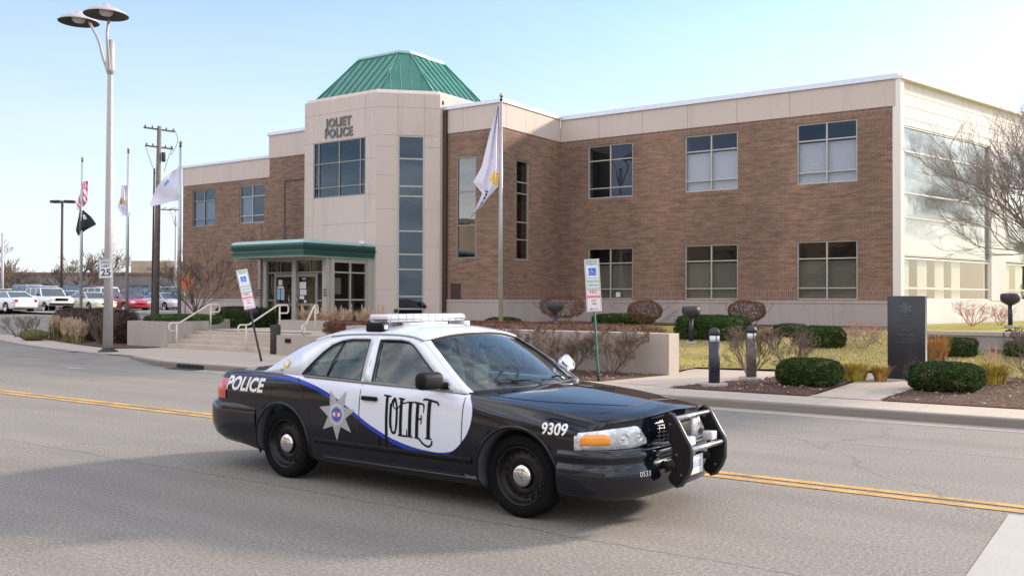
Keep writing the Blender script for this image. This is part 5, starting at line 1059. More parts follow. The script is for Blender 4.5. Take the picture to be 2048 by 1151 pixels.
# monument
t = thing('granite_monument', 'upright black granite memorial slab engraved with a seven pointed star', 'monument', (-4.36, 21.06, .13)); b = MB(); b.rbox(-.375, .375, -.085, .085, 0, 1.77, .006, 1); o = b.build('slab', ['granite'], t)
b = MB(); b.box(.376, .384, -.08, .08, 0.01, 1.76); b.box(-.37, .37, -.08, .08, 1.771, 1.776); b.build('rough_edge', 'granite_edge', t)
st7 = [((.165 if k % 2 == 0 else .078) * math.cos(-math.pi / 2 + math.pi * k / 7), (.165 if k % 2 == 0 else .078) * math.sin(-math.pi / 2 + math.pi * k / 7)) for k in range(14)]
vs, fs = fill2d([st7, [(.055 * math.cos(a), .055 * math.sin(a)) for a in [2 * math.pi * k / 16 for k in range(16)]]]); b = MB(); b.add([(x, -.088, 1.53 + y) for x, y in vs], fs); vs, fs = fill2d([[(.045 * math.cos(a), .045 * math.sin(a)) for a in [2 * math.pi * k / 16 for k in range(16)]]]); b.add([(x, -.088, 1.53 + y) for x, y in vs], fs); b.build('engraved_star', 'engraved', t)
for txt, z, sz in (('IN HONOR OF', 1.29, .045), ('THOSE WHO SERVED', 1.13, .05), ('AND GAVE', 1.06, .045), ('THEIR LIVES', .95, .06), ('FOR THE SAFETY OF OTHERS', .87, .032), ('DEDICATED BY THE CITY', .80, .032)):
    vs, fs = text_mesh(txt, sz); b = MB(); b.add([(v[0], -.088, z + v[1]) for v in vs], fs); b.build('engraved_text', 'engraved', t)
# flag poles and flags
def flagpole(loc, h, label, r=.075):
    t = thing('flagpole', label, 'flagpole', loc, 0, 'tapered flagpoles'); b = MB(); b.tube([(0, 0, -.05), (0, 0, h * .5), (0, 0, h - .12)], [r, r * .85, r * .5], 14); b.build('pole', 'alu_pole', t)
    b = MB(); b.lathe([(.05, h - .14), (.06, h - .10), (.035, h - .06), (.03, h - .02)], 10); b.build('truck', 'iron', t); b = MB(); b.lathe([(.001, h - .03), (.05, h - .01), (.075, h + .05), (.05, h + .11), (.001, h + .13)], 14); b.build('finial', 'gold', t)
    b = MB(); b.tube([(-.02, -r - .02, 1.2), (-.03, -r * .5 - .03, h - .2)], .006, 4); b.build('halyard', 'paper', t); return t
FP = {}
for k, (x, y, z, h, lb) in {'r': (-17.76, 25.0, .45, 8.05, 'white flagpole in front of the sunlit brick corner, with a limp white flag'), 'a': (-32.8, 23.5, .8, 7.35, 'flagpole against the left corner of the station, carrying a white flag with a blue emblem'), 'b': (-40.0, 25.8, .5, 8.33, 'second flagpole from the left, carrying a small hanging white flag'), 'c': (-45.6, 26.8, .5, 8.5, 'leftmost flagpole, carrying a striped flag and a black flag')}.items(): flagpole((x, y, z), h, lb)
def flag(name, label, origin, left, right, mats, pick, n=26, m=14, wave=.10, freq=2.3, ph=0.):
    """left/right: lists of (offset along RT, z) of the hoist and fly edges"""
    def at(pl, v):
        L = (len(pl) - 1) * v; i = min(int(L), len(pl) - 2); return [lerp(p, q, L - i) for p, q in zip(pl[i], pl[i + 1])]
    o = Vector(origin); rows = []
    for i in range(n + 1):
        v = i / n; a = at(left, v); b_ = at(right, v); row = []
        for j in range(m + 1):
            u = j / m; d = wave * math.sin(freq * 2 * math.pi * u + 2.5 * v + ph) * math.sin(math.pi * min(1, u * 1.3 + .08)) + .5 * wave * math.sin(7 * v + 4 * u); row.append(o + RT * lerp(a[0], b_[0], u) + FW * d + Vector((0, 0, lerp(a[1], b_[1], u))))
        rows.append(row)
    mb = MB(); mb.grid(rows)
    for k in range(len(mb.f)):
        i, j = divmod(k, m); mb.mi[k] = pick((j + .5) / m, (i + .5) / n)
    o_ = mb.build(name, mats); return tag(o_, label, 'flag')
fw_ = simple('flag_white', (.66, .65, .76), .8, var=.03); simple('flag_black', (.02, .025, .03), .8); simple('flag_red', (.62, .06, .10), .8); simple('flag_navy', (.06, .10, .35), .8); simple('flag_gold', (.75, .48, .12), .8); simple('flag_blue', (.10, .32, .62), .8); simple('flag_brown', (.25, .14, .12), .8)
flag('flag', 'limp white flag with a gold emblem hanging in front of the sunlit brick corner', (-17.76, 25.0, 0), [(-.08, 8.20), (-.07, 7.2), (-.07, 6.2), (-.10, 5.55), (-.35, 5.25), (-.62, 4.9), (-.95, 4.55)], [(-.10, 8.25), (-.40, 7.2), (-.64, 6.2), (-.92, 5.68), (-.62, 5.32), (-.84, 4.80), (-1.06, 4.45)], ['flag_white', 'flag_gold', 'flag_navy'], lambda u, v: 1 if (math.hypot((u - .12) * .9, (v - .44) * 4) < .22) else (2 if (.62 < v < .80 and .30 < u < .62 and int(v * 50) % 2) else (1 if (v > .86 and int(u * 9 + v * 31) % 4 == 0) else 0)), 44, 20, .14, 2.2)
flag('flag', 'white flag with a slanted blue emblem flying left of the station corner', (-32.8, 23.5, 0), [(-.06, 7.25), (-.06, 6.8), (-.06, 6.3), (-.06, 5.83)], [(-.62, 6.75), (-.98, 6.32), (-1.17, 5.9), (-1.20, 5.55)][:4], ['flag_white', 'flag_blue'], lambda u, v: 1 if (abs((u - .50) + (v - .36) * .8) < .13 and abs((v - .36) - (u - .5) * .5) < .10) else 0, 24, 24, .10, 1.3)
flag('flag', 'small white flag with a dark crest hanging limp on the second flagpole from the left', (-40.0, 25.8, 0), [(-.05, 7.2), (-.1, 6.6), (-.02, 6.1), (.12, 5.75)], [(-.28, 7.15), (-.34, 6.7), (-.52, 6.15), (-.20, 5.70)], ['flag_white', 'flag_brown', 'flag_gold'], lambda u, v: 1 if (.42 < v < .58 and .45 < u < .8) else (2 if .45 < v < .6 and u < .45 and u > .2 else 0), 24, 12, .10, 1.2)
flag('flag', 'red and white striped flag hanging limp above the black flag', (-45.6, 26.8, 0), [(.30, 7.9), (.26, 7.3), (.30, 6.8), (.05, 6.5)], [(.0, 7.8), (-.06, 7.4), (-.30, 6.7), (-.20, 6.35)], ['flag_white', 'flag_red', 'flag_navy'], lambda u, v: 1 if int(u * 5 + v * 9) % 2 else 0, 28, 12, .10, 1.6)
flag('flag', 'black flag hanging below the striped flag on the leftmost flagpole', (-45.6, 26.8, 0), [(-.12, 6.42), (-.22, 5.9), (-.30, 5.3), (-.18, 5.0)], [(.10, 6.35), (.45, 6.05), (.75, 5.62), (.10, 5.25)], ['flag_black', 'flag_white'], lambda u, v: 1 if (.50 < u < .66 and .22 < v < .40) else 0, 22, 22, .08, 1.3)
# utility pole
t = thing('utility_pole', 'tall weathered wooden utility pole with two crossarms and a dark conduit', 'utility pole', (-48.6, 33.2, .9)); dx = RT * .14
b = MB(); b.tube([(0, 0, -.1), tuple(dx * .5 + Vector((0, 0, 5.5))), tuple(dx + Vector((0, 0, 11.1)))], [.20, .165, .12], 12); b.build('pole', 'wood_pole', t)
b = MB(); b.tube([tuple(-RT * .22 + Vector((0, 0, 0))), tuple(-RT * .14 + Vector((0, 0, 8.6)))], .05, 8); b.build('conduit', 'wood_dark', t)
ax = (RT * .85 + FW * .9).normalized()
for z, L in ((10.9, .95), (9.85, .85)):
    c = dx + Vector((0, 0, z)); b = MB(); b.tube([tuple(c - ax * L), tuple(c + ax * L)], .06, 4, 0, True, False)
    for s in (-.9, -.45, .45, .9): b.lathe([(.03, .05), (.05, .10), (.03, .16), (.001, .2)], 8, 0, Matrix.Translation(c + ax * L * s))
    b.build('crossarm', 'wood_dark', t)
b = MB(); b.lathe([(.10, 9.0), (.12, 9.05), (.12, 9.5), (.10, 9.55)], 12, 0, Matrix.Translation(dx + RT * .26)); b.build('fuse_box', 'iron', t)
for pts in ([(-.8, 9.9), (-.5, 9.0), (-.2, 8.3)], [(.8, 9.9), (.5, 9.1), (.3, 8.4)], [(.9, 10.9), (1.1, 10.2), (.7, 9.4)]):
    b = MB(); b.tube(catmull([tuple(dx + RT * p[0] + Vector((0, 0, p[1]))) for p in pts], 5), .015, 4); b.build('wire', 'iron', t)
# parking lot lamp, banner, red sign, camera on pole
t = thing('parking_lot_lamp', 'dark double headed parking lot lamp standing among the parked cars', 'street lamp', (-72.6, 41.0, 1.0)); b = MB(); b.tube([(0, 0, 0), (0, 0, 8.6)], [.12, .09], 10); b.build('pole', 'brown_metal', t)
for s in (-1, 1): b = MB(); b.rbox(.12, .98, -.26, .26, 8.5, 8.72, .05, 2, 0, Matrix.Rotation(zrot(RT * s) + .2 * s, 4, 'Z')); b.build('lamp_head', 'iron', t)
t = thing('banner_pole', 'tall green banner on a slim pole at the far left', 'banner', (-77.5, 33.5, .9)); b = MB(); b.tube([(0, 0, 0), (0, 0, 5.2)], .07, 8); b.build('pole', 'iron', t); b = MB(); b.box(.1, 1.0, -.02, .02, 2.2, 4.4, 0, Matrix.Rotation(zrot(RT), 4, 'Z')); b.build('banner', 'sign_post_green', t)
t = thing('stop_sign', 'small orange red octagonal sign on a post beside the bare tree at the station corner', 'road sign', (-36.0, 26.1, .6)); b = MB(); b.tube([(0, 0, 0), (0, 0, 2.3)], .03, 6); b.build('post', 'alu_pole', t)
simple('sign_orange', (.62, .16, .05), .5); b = MB(); T = face_mat((0, -.05, 1.95), (.57, -.82, 0)); b.prism([(.38 * math.cos(R(22.5 + 45 * k)), .38 * math.sin(R(22.5 + 45 * k))) for k in range(8)], -.004, .004, 0, T); b.build('sign_panel', 'sign_orange', t)
t = thing('white_mast', 'slim white mast beyond the parked cars at the far left', 'mast', (-92, 46, .9)); b = MB(); b.tube([(0, 0, 0), (0, 0, 7.2)], [.16, .12], 10); b.build('pole', 'lamp_paint', t)
# handrails
def handrail(u, v0, label, mirror=1):
    t = thing('handrail', label, 'handrail', (u, v0, .13), 0, 'bent tube handrails on the entrance steps'); r = .028
    b = MB(); b.tube([(0, 0, 0), (0, 0, .86)], r, 10); b.build('post', 'rail_paint', t); b = MB(); b.tube([(0, 1.35, .58), (0, 1.35, 1.46)], r, 10); b.build('post', 'rail_paint', t)
    for y in (0, 1.35): b = MB(); b.lathe([(.06, .0), (.06, .015), (.03, .02)], 12, 0, Matrix.Translation((0, y, .0 if y == 0 else .59))); b.build('flange', 'rail_paint', t)
    b = MB(); L = [(0, -.06, .60), (0, -.24, .60), (0, -.30, .66), (0, -.30, .80), (0, -.24, .86), (0, .0, .86), (0, .12, .87), (0, 1.25, 1.46), (0, 1.40, 1.47), (0, 1.66, 1.47), (0, 1.72, 1.41), (0, 1.72, 1.27), (0, 1.66, 1.21), (0, 1.37, 1.21)]; b.tube(L, r, 10); b.build('rail', 'rail_paint', t); return t
handrail(-26.85, 19.15, 'pale bent tube handrail at the left side of the entrance steps'); handrail(-23.35, 19.15, 'pale bent tube handrail in the middle of the entrance steps, behind the leaning sign'); h3 = handrail(-21.75, 20.1, 'pale bent tube handrail behind the low ramp wall, right of the steps'); h3.rotation_euler = (0, 0, R(33))
# ---------------------------------------------------------------- plants
def branch(mb, rnd, p, d, L, r, depth, spread=.55, up=.12, seg=3, kids=(2, 4), mi=0, sides=4, minr=.0035, shrink=(.58, .80)):
    pts = [p]; q = p.copy(); dd = d.normalized()
    for i in range(seg):
        dd = (dd + Vector((rnd.gauss(0, .17), rnd.gauss(0, .17), rnd.gauss(0, .13) + up * .3))).normalized(); q = q + dd * (L / seg); pts.append(q.copy())
    mb.tube(pts, [max(minr, lerp(r, r * .55, i / seg)) for i in range(seg + 1)], sides if r > .01 else 3, mi, False)
    if depth <= 0: return
    n = rnd.randint(*kids)
    for k in range(n):
        t = rnd.uniform(.35, 1.0) if k else 1.0; i = min(int(t * seg), seg - 1); b0 = pts[i].lerp(pts[i + 1], t * seg - i); ax = Vector((rnd.gauss(0, 1), rnd.gauss(0, 1), rnd.gauss(0, .6))).normalized(); nd = (dd + ax * spread * rnd.uniform(.7, 1.3) + Vector((0, 0, up))).normalized(); branch(mb, rnd, b0, nd, L * rnd.uniform(*shrink), r * (.55 if k else .62), depth - 1, spread, up, seg, kids, mi, sides, minr, shrink)
def tree(name, label, loc, h, trunk_r, limbs, depth, seed, spread=.55, L0=None, bark='bark', twig='bark', group=None, trunk_h=.3, lean=None, kids=(2, 4), minr=.006, cat='tree', upb=.12):
    rnd = random.Random(seed); t = thing(name, label, cat, loc, 0, group); th = h * trunk_h; b = MB(); top = Vector((rnd.uniform(-.1, .1), rnd.uniform(-.1, .1), th)); b.tube([(0, 0, -.15), (0, 0, th * .3), tuple(top)], [trunk_r * 1.3, trunk_r, trunk_r * .85], 10); b.build('trunk', bark, t); c = MB(); L0 = L0 or h * .34
    for k in range(limbs):
        a = 2 * math.pi * (k + rnd.random() * .5) / limbs; e = rnd.uniform(.35, 1.1); d = Vector((math.cos(a), math.sin(a), e))
        if lean: d += Vector(lean)
        branch(c, rnd, top * rnd.uniform(.85, 1.0), d, L0 * rnd.uniform(.8, 1.15), trunk_r * .62, depth, spread, upb, 4, kids, minr=minr)
    c.build('crown', twig, t); return t
def leafball(mb, rnd, c, rad, n, size, squash=1., mi=0, flat=None, shellk=.55):
    for _ in range(n):
        a = rnd.uniform(0, 6.283); zc = rnd.uniform(-1, 1); s = math.sqrt(1 - zc * zc); k = rnd.uniform(shellk, 1.) ** .6; p = Vector((math.cos(a) * s * rad[0], math.sin(a) * s * rad[1], zc * rad[2])) * k + Vector(c)
        x = Vector((rnd.gauss(0, 1), rnd.gauss(0, 1), rnd.gauss(0, 1))).normalized() * size * rnd.uniform(.6, 1.3); y = x.orthogonal().normalized() * size * rnd.uniform(.35, .7); mb.add([p - x, p + y * .8, p + x, p - y * .8], [(0, 1, 2, 3)], mi)
def superpt(rnd, hx, hy, hz, e=4.):
    a, b = rnd.uniform(0, 6.283), math.asin(rnd.uniform(-1, 1)); x, y, z = math.cos(a) * math.cos(b), math.sin(a) * math.cos(b), math.sin(b); k = (abs(x) ** e + abs(y) ** e + abs(z) ** e) ** (-1 / e); return Vector((x * k * hx, y * k * hy, z * k * hz))
def hedge(name, label, loc, size, mat, n, leaf=.022, e=3.6, seed=1, rz=0., cat='shrub', group=None, core=None, twigs=0, zoff=0., lump=.08):
    rnd = random.Random(seed); t = thing(name, label, cat, loc, rz, group); hx, hy, hz = size[0] / 2, size[1] / 2, size[2] / 2; b = MB()
    import mathutils
    for _ in range(n):
        p = superpt(rnd, hx, hy, hz, e); f = 1 + lump * mathutils.noise.noise(p * 3.1 + Vector((seed, 0, 0))) + .05 * mathutils.noise.noise(p * 11 + Vector((seed, 3, 0))); p = p * f * rnd.uniform(.90, 1.015); p.z += hz + zoff
        if p.z < .01: continue
        x = Vector((rnd.gauss(0, 1), rnd.gauss(0, 1), rnd.gauss(0, 1))).normalized() * leaf * rnd.uniform(.6, 1.4); y = x.orthogonal().normalized() * leaf * rnd.uniform(.4, .8); b.add([p - x, p + y, p + x, p - y], [(0, 1, 2, 3)], 1 if mathutils.noise.noise(p * 5 + Vector((0, seed, 0))) > .42 and rnd.random() < .5 else 0)
    if not twigs:
        for _ in range(int(n / 90)):
            p = superpt(rnd, hx, hy, hz, e); p.z += hz + zoff; q = p + Vector((p.x * .1 / hx, p.y * .1 / hy, rnd.uniform(.02, .07))); b.tube([p, q], .003, 3, 1, False)
    b.build('foliage', [mat, 'twig'], t)
    c = MB(); bm = bmesh.new(); bmesh.ops.create_icosphere(bm, subdivisions=3, radius=1)
    for v in bm.verts:
        x, y, z = v.co; k = (abs(x) ** e + abs(y) ** e + abs(z) ** e) ** (-1 / e); v.co = Vector((x * k * hx, y * k * hy, z * k * hz)) * (.90 if not twigs else .5); v.co.z += hz + zoff
    c.bm(bm, 0, None, True); c.build('inner_branches', core or mat, t) if not twigs else None
    if twigs:
        s = MB()
        for k in range(twigs):
            a = 6.283 * k / twigs + rnd.random(); d = Vector((math.cos(a) * hx, math.sin(a) * hy, hz * 1.5 + zoff)).normalized(); branch(s, rnd, Vector((math.cos(a) * .04, math.sin(a) * .04, 0)), d, (hz + zoff) * .9, .014, 3, .5, .15, 3, (2, 3), minr=.003)
        s.build('stems', 'twig', t)
    return t
def bareshrub(name, label, loc, w_, h, stems, seed, depth=3, mat='twig', group=None, tip=None, r=.012, kids=(2, 4), clip=True, flat=1.):
    rnd = random.Random(seed); t = thing(name, label, 'shrub', loc, 0, group); b = MB()
    for k in range(stems):
        a = 6.283 * k / stems + rnd.random() * .6; d = Vector((math.cos(a) * w_ * .42, math.sin(a) * w_ * .42 * flat, h * rnd.uniform(.55, .9))); branch(b, rnd, Vector((math.cos(a) * .05, math.sin(a) * .05, 0)), d, h * .45 * rnd.uniform(.85, 1.1), r, depth, .42, .10, 3, kids, minr=.0032, shrink=(.55, .72))
    if clip:
        for i, v in enumerate(b.v):
            x, y, z = v; z = min(z, h * (1 - .10 * (math.hypot(x, y) / w_ * 2) ** 2) + rnd.uniform(-.03, .02)); q = math.hypot(x, y); lim = w_ * .55
            if q > lim: x *= lim / q; y *= lim / q
            b.v[i] = (x, y, max(z, .0))
    b.build('branches', mat, t)
    if tip:
        l = MB(); leafball(l, rnd, (0, 0, h * .72), (w_ * .5, w_ * .5, h * .30), tip[1], tip[2]); l.build('dry_leaves', tip[0], t)
    return t
def grassclump(name, label, loc, w_, h, n, seed, mats, frac=.35, plume=0, group=None, lean=.25):
    rnd = random.Random(seed); t = thing(name, label, 'grass clump', loc, 0, group); b = MB()
    for k in range(n):
        a = rnd.uniform(0, 6.283); q = rnd.random() ** .6 * w_ * .28; p = Vector((math.cos(a) * q, math.sin(a) * q, 0)); o = Vector((math.cos(a), math.sin(a), 0)); H = h * rnd.uniform(.55, 1.05); ln = lean * rnd.uniform(.3, 1.4) * H; sd = Vector((-o.y, o.x, 0)) * rnd.uniform(.004, .009); m = 1 if rnd.random() < frac else 0
        pts = [p, p + o * ln * .25 + Vector((0, 0, H * .5)), p + o * ln * .6 + Vector((0, 0, H * .85)), p + o * ln + Vector((rnd.gauss(0, .02), rnd.gauss(0, .02), H * rnd.uniform(.8, 1.0)))]
        vs = []
        for i, q_ in enumerate(pts): wd = (1, .9, .6, .1)[i]; vs += [q_ - sd * wd, q_ + sd * wd]
        b.add(vs, [(0, 1, 3, 2), (2, 3, 5, 4), (4, 5, 7, 6)], m)
    b.build('blades', mats, t)
    if plume:
        c = MB()
        for k in range(plume):
            a = rnd.uniform(0, 6.283); q = rnd.random() * w_ * .35; x, y = math.cos(a) * q, math.sin(a) * q; H = h * rnd.uniform(.9, 1.25); c.tube([(x, y, 0), (x * 1.15, y * 1.15, H * .6)], .003, 3, 0, False)
            for i in range(60):
                f = rnd.random(); z = H * (.38 + .62 * f); e = .045 * math.sin(math.pi * (.12 + .86 * f)); dv = Vector((rnd.gauss(0, e), rnd.gauss(0, e), 0)); p = Vector((x * 1.15, y * 1.15, z)) + dv * .5; c.add([p - Vector((.007, .004, 0)), p + Vector((.007, .004, 0)), p + dv * .6 + Vector((0, 0, .08))], [(0, 1, 2)])
        c.build('plumes', mats[0], t)
    return t
tz = lambda v: terr(0, v)
# clipped box
hedge('box_shrub', 'low clipped green box shrub beside the monument path, nearest the bollards', (-5.62, 18.35, .13), (1.2, 1.0, .54), 'boxwood', 15000, .020, 3.4, 3)
hedge('box_shrub', 'low clipped green box shrub right of the monument path, in front of the granite slab', (-3.22, 18.78, .13), (1.24, 1.05, .54), 'boxwood', 15000, .020, 3.2, 4)
hedge('box_hedge', 'wide dark box hedge behind the mushroom light, against the station plinth', (-11.4, 27.4, tz(27.4) - .03), (2.3, 1.1, .80), 'boxwood', 12000, .026, 5, 5)
hedge('box_hedge', 'dark box hedge between the bare shrubs and the salmon tipped shrub', (-7.75, 26.4, tz(26.4) - .03), (1.35, .9, .64), 'boxwood', 8000, .024, 4, 6)
hedge('box_hedge', 'dark box hedge just right of the granite slab, below the grey retaining wall', (-4.25, 25.6, tz(25.4)), (1.15, .9, .50), 'boxwood', 7000, .022, 5, 7)
hedge('box_hedge', 'rightmost dark box hedge below the grey retaining wall', (-2.55, 25.9, tz(25.4)), (1.05, .8, .44), 'boxwood', 6000, .022, 5, 8)
hedge('box_hedge', 'small dark box hedge behind the bare shrubs, left of the salmon tipped shrub', (-9.3, 28.6, tz(28.6)), (1.0, .8, .42), 'boxwood', 4000, .024, 4, 9)
hedge('box_hedge', 'low dark hedge at the plinth, right of the signpost', (-17.1, 32.2, .83), (2.6, .9, .45), 'boxwood', 6000, .03, 3, 10); hedge('box_hedge', 'low dark hedge at the foot of the plinth behind the flagpole', (-19.9, 28.2, tz(28.2)), (1.5, .9, .52), 'boxwood', 4000, .03, 3, 11)
hedge('yew_hedge', 'dark hedge behind the left handrail, along the station plinth', (-30.9, 25.4, .62), (5.0, 1.4, .85), 'boxwood', 14000, .032, 6, 12, R(-20))
hedge('ground_ivy', 'bright green ivy covering the top of the left planter', (-28.75, 20.75, .86), (2.0, 2.4, .38), 'ivy', 9000, .03, 4, 13, cat='ground cover')
# brown clipped shrubs on stems
for i, (x, y, w_, h, lb, m) in enumerate([(-14.2, 28.4, 1.15, 1.15, 'rounded brown clipped shrub on short stems between the signpost and the wide box hedge', 'dry_leaf'), (-10.9, 29.1, 1.2, 1.10, 'rounded brown clipped shrub above the bollards, against the plinth', 'dry_leaf'), (-17.6, 28.6, 1.6, 1.30, 'wide rounded brown shrub behind the half hidden mushroom light', 'dry_leaf')]):
    hedge('clipped_shrub', lb, (x, y, tz(y)), (w_, w_ * .9, h * .62), m, 5200, .020, 2.4, 20 + i, 0, 'shrub', 'rounded brown clipped shrubs', None, 7, h * .38)
bareshrub('salmon_shrub', 'shrub with bare grey stems and salmon pink seed heads left of the granite slab', (-6.6, 26.3, tz(26.3)), 1.0, .78, 12, 31, 3, 'pale_twig', None, ('salmon_leaf', 500, .022), .010)
bareshrub('rust_shrub', 'rust coloured leafless shrub against the sunlit cream wall, right of the granite slab', (-4.9, 33.2, .99), 1.3, .85, 12, 32, 3, 'salmon_leaf', None, ('salmon_leaf', 260, .022), .012)
bareshrub('rust_shrub', 'fainter rust coloured shrub against the sunlit cream wall, left of the mushroom light', (-4.35, 35.4, .99), 1.1, .70, 10, 33, 3, 'salmon_leaf', None, ('salmon_leaf', 160, .022), .010)
# bare shrubs
for i, (x, y, w_, h, st, lb) in enumerate([(-7.15, 19.3, 1.15, 1.16, 13, 'bare twiggy shrub around the brownish bollard'), (-6.15, 19.15, 1.05, 1.18, 10, 'bare twiggy shrub directly behind the left clipped box shrub'), (-12.3, 18.3, 1.5, 1.1, 11, 'bare shrub against the long wall, leftmost of the row in view'), (-11.0, 18.3, 1.5, 1.1, 11, 'bare shrub against the long wall, just left of the green signpost'), (-9.95, 18.3, 1.5, 1.08, 11, 'bare shrub against the long wall, nearest its sunlit end'), (-13.7, 18.3, 1.5, 1.08, 10, 'bare shrub against the long wall, mostly hidden by the police car roof'), (-2.0, 21.6, 1.1, 1.15, 12, 'bare reddish shrub at the right edge in front of the retaining wall'), (-31.3, 19.15, 1.5, 1.25, 12, 'bare shrub just right of the tall street lamp, at the end of the left planter'), (-40.3, 20.8, 1.35, 1.05, 11, 'bare rounded shrub on a short stem at the far left kerb'), (-42.6, 22.6, 1.6, .9, 11, 'low bare shrub behind the rounded one at the far left')]):
    bareshrub('bare_shrub', lb, (x, y, tz(y) + .01), w_, h, st, 40 + i, 5 if i < 7 else 4, 'twig', 'leafless shrubs', ('olive_twig', 900, .012) if i < 2 else ('dark_hedge', 350, .011), .012 if i < 7 else .016, (2, 4) if 1 < i < 6 else (2, 3))
# hedge running along the top of the long wall
t = hedge('dry_hedge', 'long trimmed reddish brown dry hedge along the top of the long planter wall', (-14.2, 19.95, .15), (9.4, .72, 1.08), 'dry_leaf', 26000, .020, 9, 60, lump=.015)
hedge('dry_hedge', 'short reddish brown dry hedge behind the left end of the long wall', (-20.2, 20.5, .72), (1.8, .7, .42), 'dry_leaf', 4000, .022, 6, 61)
hedge('dark_hedge', 'dark brown leafless hedge behind the tan grass plumes at the left', (-34.4, 20.75, .14), (7.6, .9, 1.25), 'dark_hedge', 26000, .026, 7, 62, R(-12), lump=.05)
for i, (x, y, w_, h, lb) in enumerate([(-36.5, 20.35, .6, 1.55, 'leftmost tan feather grass tuft in front of the dark hedge'), (-35.0, 19.95, .5, 1.45, 'second tan feather grass tuft from the left, slimmer than its neighbours'), (-34.1, 19.7, .8, 1.5, 'third tan feather grass tuft, in front of the dark hedge'), (-33.2, 19.45, .8, 1.4, 'fourth tan feather grass tuft, nearest the tall street lamp')]):
    grassclump('feather_grass', lb, (x, y, .14), w_, h * .5, 420, 70 + i, ['straw', 'green_grass'], .8, 60, 'tan feather grasses at the left')
hedge('green_mound', 'low olive green mound of groundcover left of the feather grasses', (-36.7, 19.6, .13), (1.3, .9, .42), 'olive_mound', 4000, .025, 2.2, 63)
rnd = random.Random(9)
for i, (x, y, w_, h, mt, lb) in enumerate([(-5.15, 19.95, .75, .44, ['yellow_grass', 'orange_grass'], 'yellow grass tuft right of the left clipped box shrub'), (-2.68, 20.7, .80, .50, ['yellow_grass', 'orange_grass'], 'bright yellow grass tuft right of the right clipped box shrub'), (-4.05, 22.4, .62, .95, ['orange_grass', 'orange_grass'], 'tall orange grass tuft just right of the granite slab'), (-4.7, 20.2, .4, .36, ['orange_grass', 'yellow_grass'], 'small orange grass tuft between the left box shrub and the granite slab')]):
    grassclump('grass_tuft', lb, (x, y, tz(y)), w_, h, 620, 80 + i, mt, .4, 0, 'yellow and orange grass tufts by the monument', .55 if i != 2 else .30)
for i, (x, y, lb) in enumerate([(-24.6, 22.9, 'tan grass tuft at the left end of the lobby planter'), (-23.7, 22.9, 'second tan grass tuft in the lobby planter'), (-22.8, 22.9, 'tan grass tuft in the middle of the lobby planter'), (-21.9, 22.9, 'tallest tan grass tuft in the lobby planter, near the tower'), (-21.1, 22.8, 'tan grass tuft at the right end of the lobby planter')]):
    grassclump('planter_grass', lb, (x, y, .85), .9, .62, 320, 90 + i, ['straw', 'orange_grass'], .2, 6, 'dry grasses in the lobby planter', .4)
for i, (x, y) in enumerate([(-5.0, 24.6), (-3.1, 24.3), (-8.0, 24.9)]): grassclump('wispy_grass', ('thin wispy pale grass tuft beside the orange one', 'thin wispy pale grass in front of the rightmost box hedge', 'thin wispy pale grass in front of the hedge by the salmon shrub')[i], (x, y, tz(y)), .5, .55, 40, 95 + i, ['straw', 'straw'], 0, 0, 'wispy pale grasses', .5)
# trees
tree('bare_tree', 'large leafless tree at the right edge spreading in front of the sunlit glass wall', (-.60, 24.4, .3), 6.9, .095, 12, 5, 101, .60, 2.1, 'bark', 'grey_twig', None, .25, (-.12, .02, .15), (3, 5), .0036, upb=.14)
tree('bare_tree', 'multi stemmed leafless tree at the left corner of the station', (-30.6, 22.7, .9), 3.2, .04, 12, 5, 102, .42, 1.0, 'pale_twig', 'bark', None, .10, (0, 0, .7), (2, 3), .005)
tree('bare_tree', 'small leafless tree against the brick behind the leaning sign', (-31.2, 27.4, .7), 4.0, .05, 6, 4, 103, .5, 1.4, 'bark', 'bark', None, .30, None, (2, 3), .007)
for i, (x, y, h, d, lb) in enumerate([(-112, 66, 8.2, 5, 'broad leafless tree behind the parked cars, right of the double headed lamp'), (-128, 60, 8, 5, 'leafless tree far left beyond the parking lot'), (-136, 50, 7.5, 4, 'thin leafless tree at the far left edge'), (-118, 60, 6.5, 4, 'leafless tree between the white mast and the double headed lamp'), (-104, 76, 7.5, 4, 'reddish leafless tree beyond the low tan building'), (-92, 74, 6.5, 4, 'reddish leafless tree behind the utility pole')]):
    tree('bare_tree', lb, (x, y, .8), h, .22, 8, d, 110 + i, .55, h * .30, 'bark', 'twig' if i > 3 else 'bark', 'leafless trees beyond the parking lot', .22, None, (2, 4), .022)
tree('bare_tree', 'top of a leafless tree showing over the right end of the roof', (6, 58, 1.0), 14.0, .2, 8, 5, 120, .5, 4.0, 'bark', 'bark', None, .3, None, (2, 4), .016)
# ---------------------------------------------------------------- parked cars
SED = [(-2.25, .40, .72, .70, .80, .82), (-2.2, .34, .80, .76, .90, .94), (-2.0, .28, .84, .80, .95, 1.0), (-1.3, .20, .87, .84, .96, 1.0), (0, .20, .88, .85, .94, .96), (.8, .20, .88, .85, .92, .96), (1.3, .20, .87, .82, .86, .92), (1.9, .26, .84, .76, .76, .82), (2.15, .32, .78, .70, .64, .72), (2.22, .36, .74, .66, .56, .62)]
SUV = [(-2.15, .50, .80, .78, 1.06, 1.10), (-2.1, .46, .85, .83, 1.10, 1.14), (-1.3, .40, .87, .85, 1.10, 1.12), (0, .40, .87, .85, 1.08, 1.10), (.75, .40, .87, .85, 1.06, 1.10), (1.3, .40, .86, .84, 1.02, 1.08), (1.9, .42, .85, .80, .98, 1.04), (2.06, .44, .84, .80, .94, .99), (2.10, .46, .80, .77, .86, .90)]
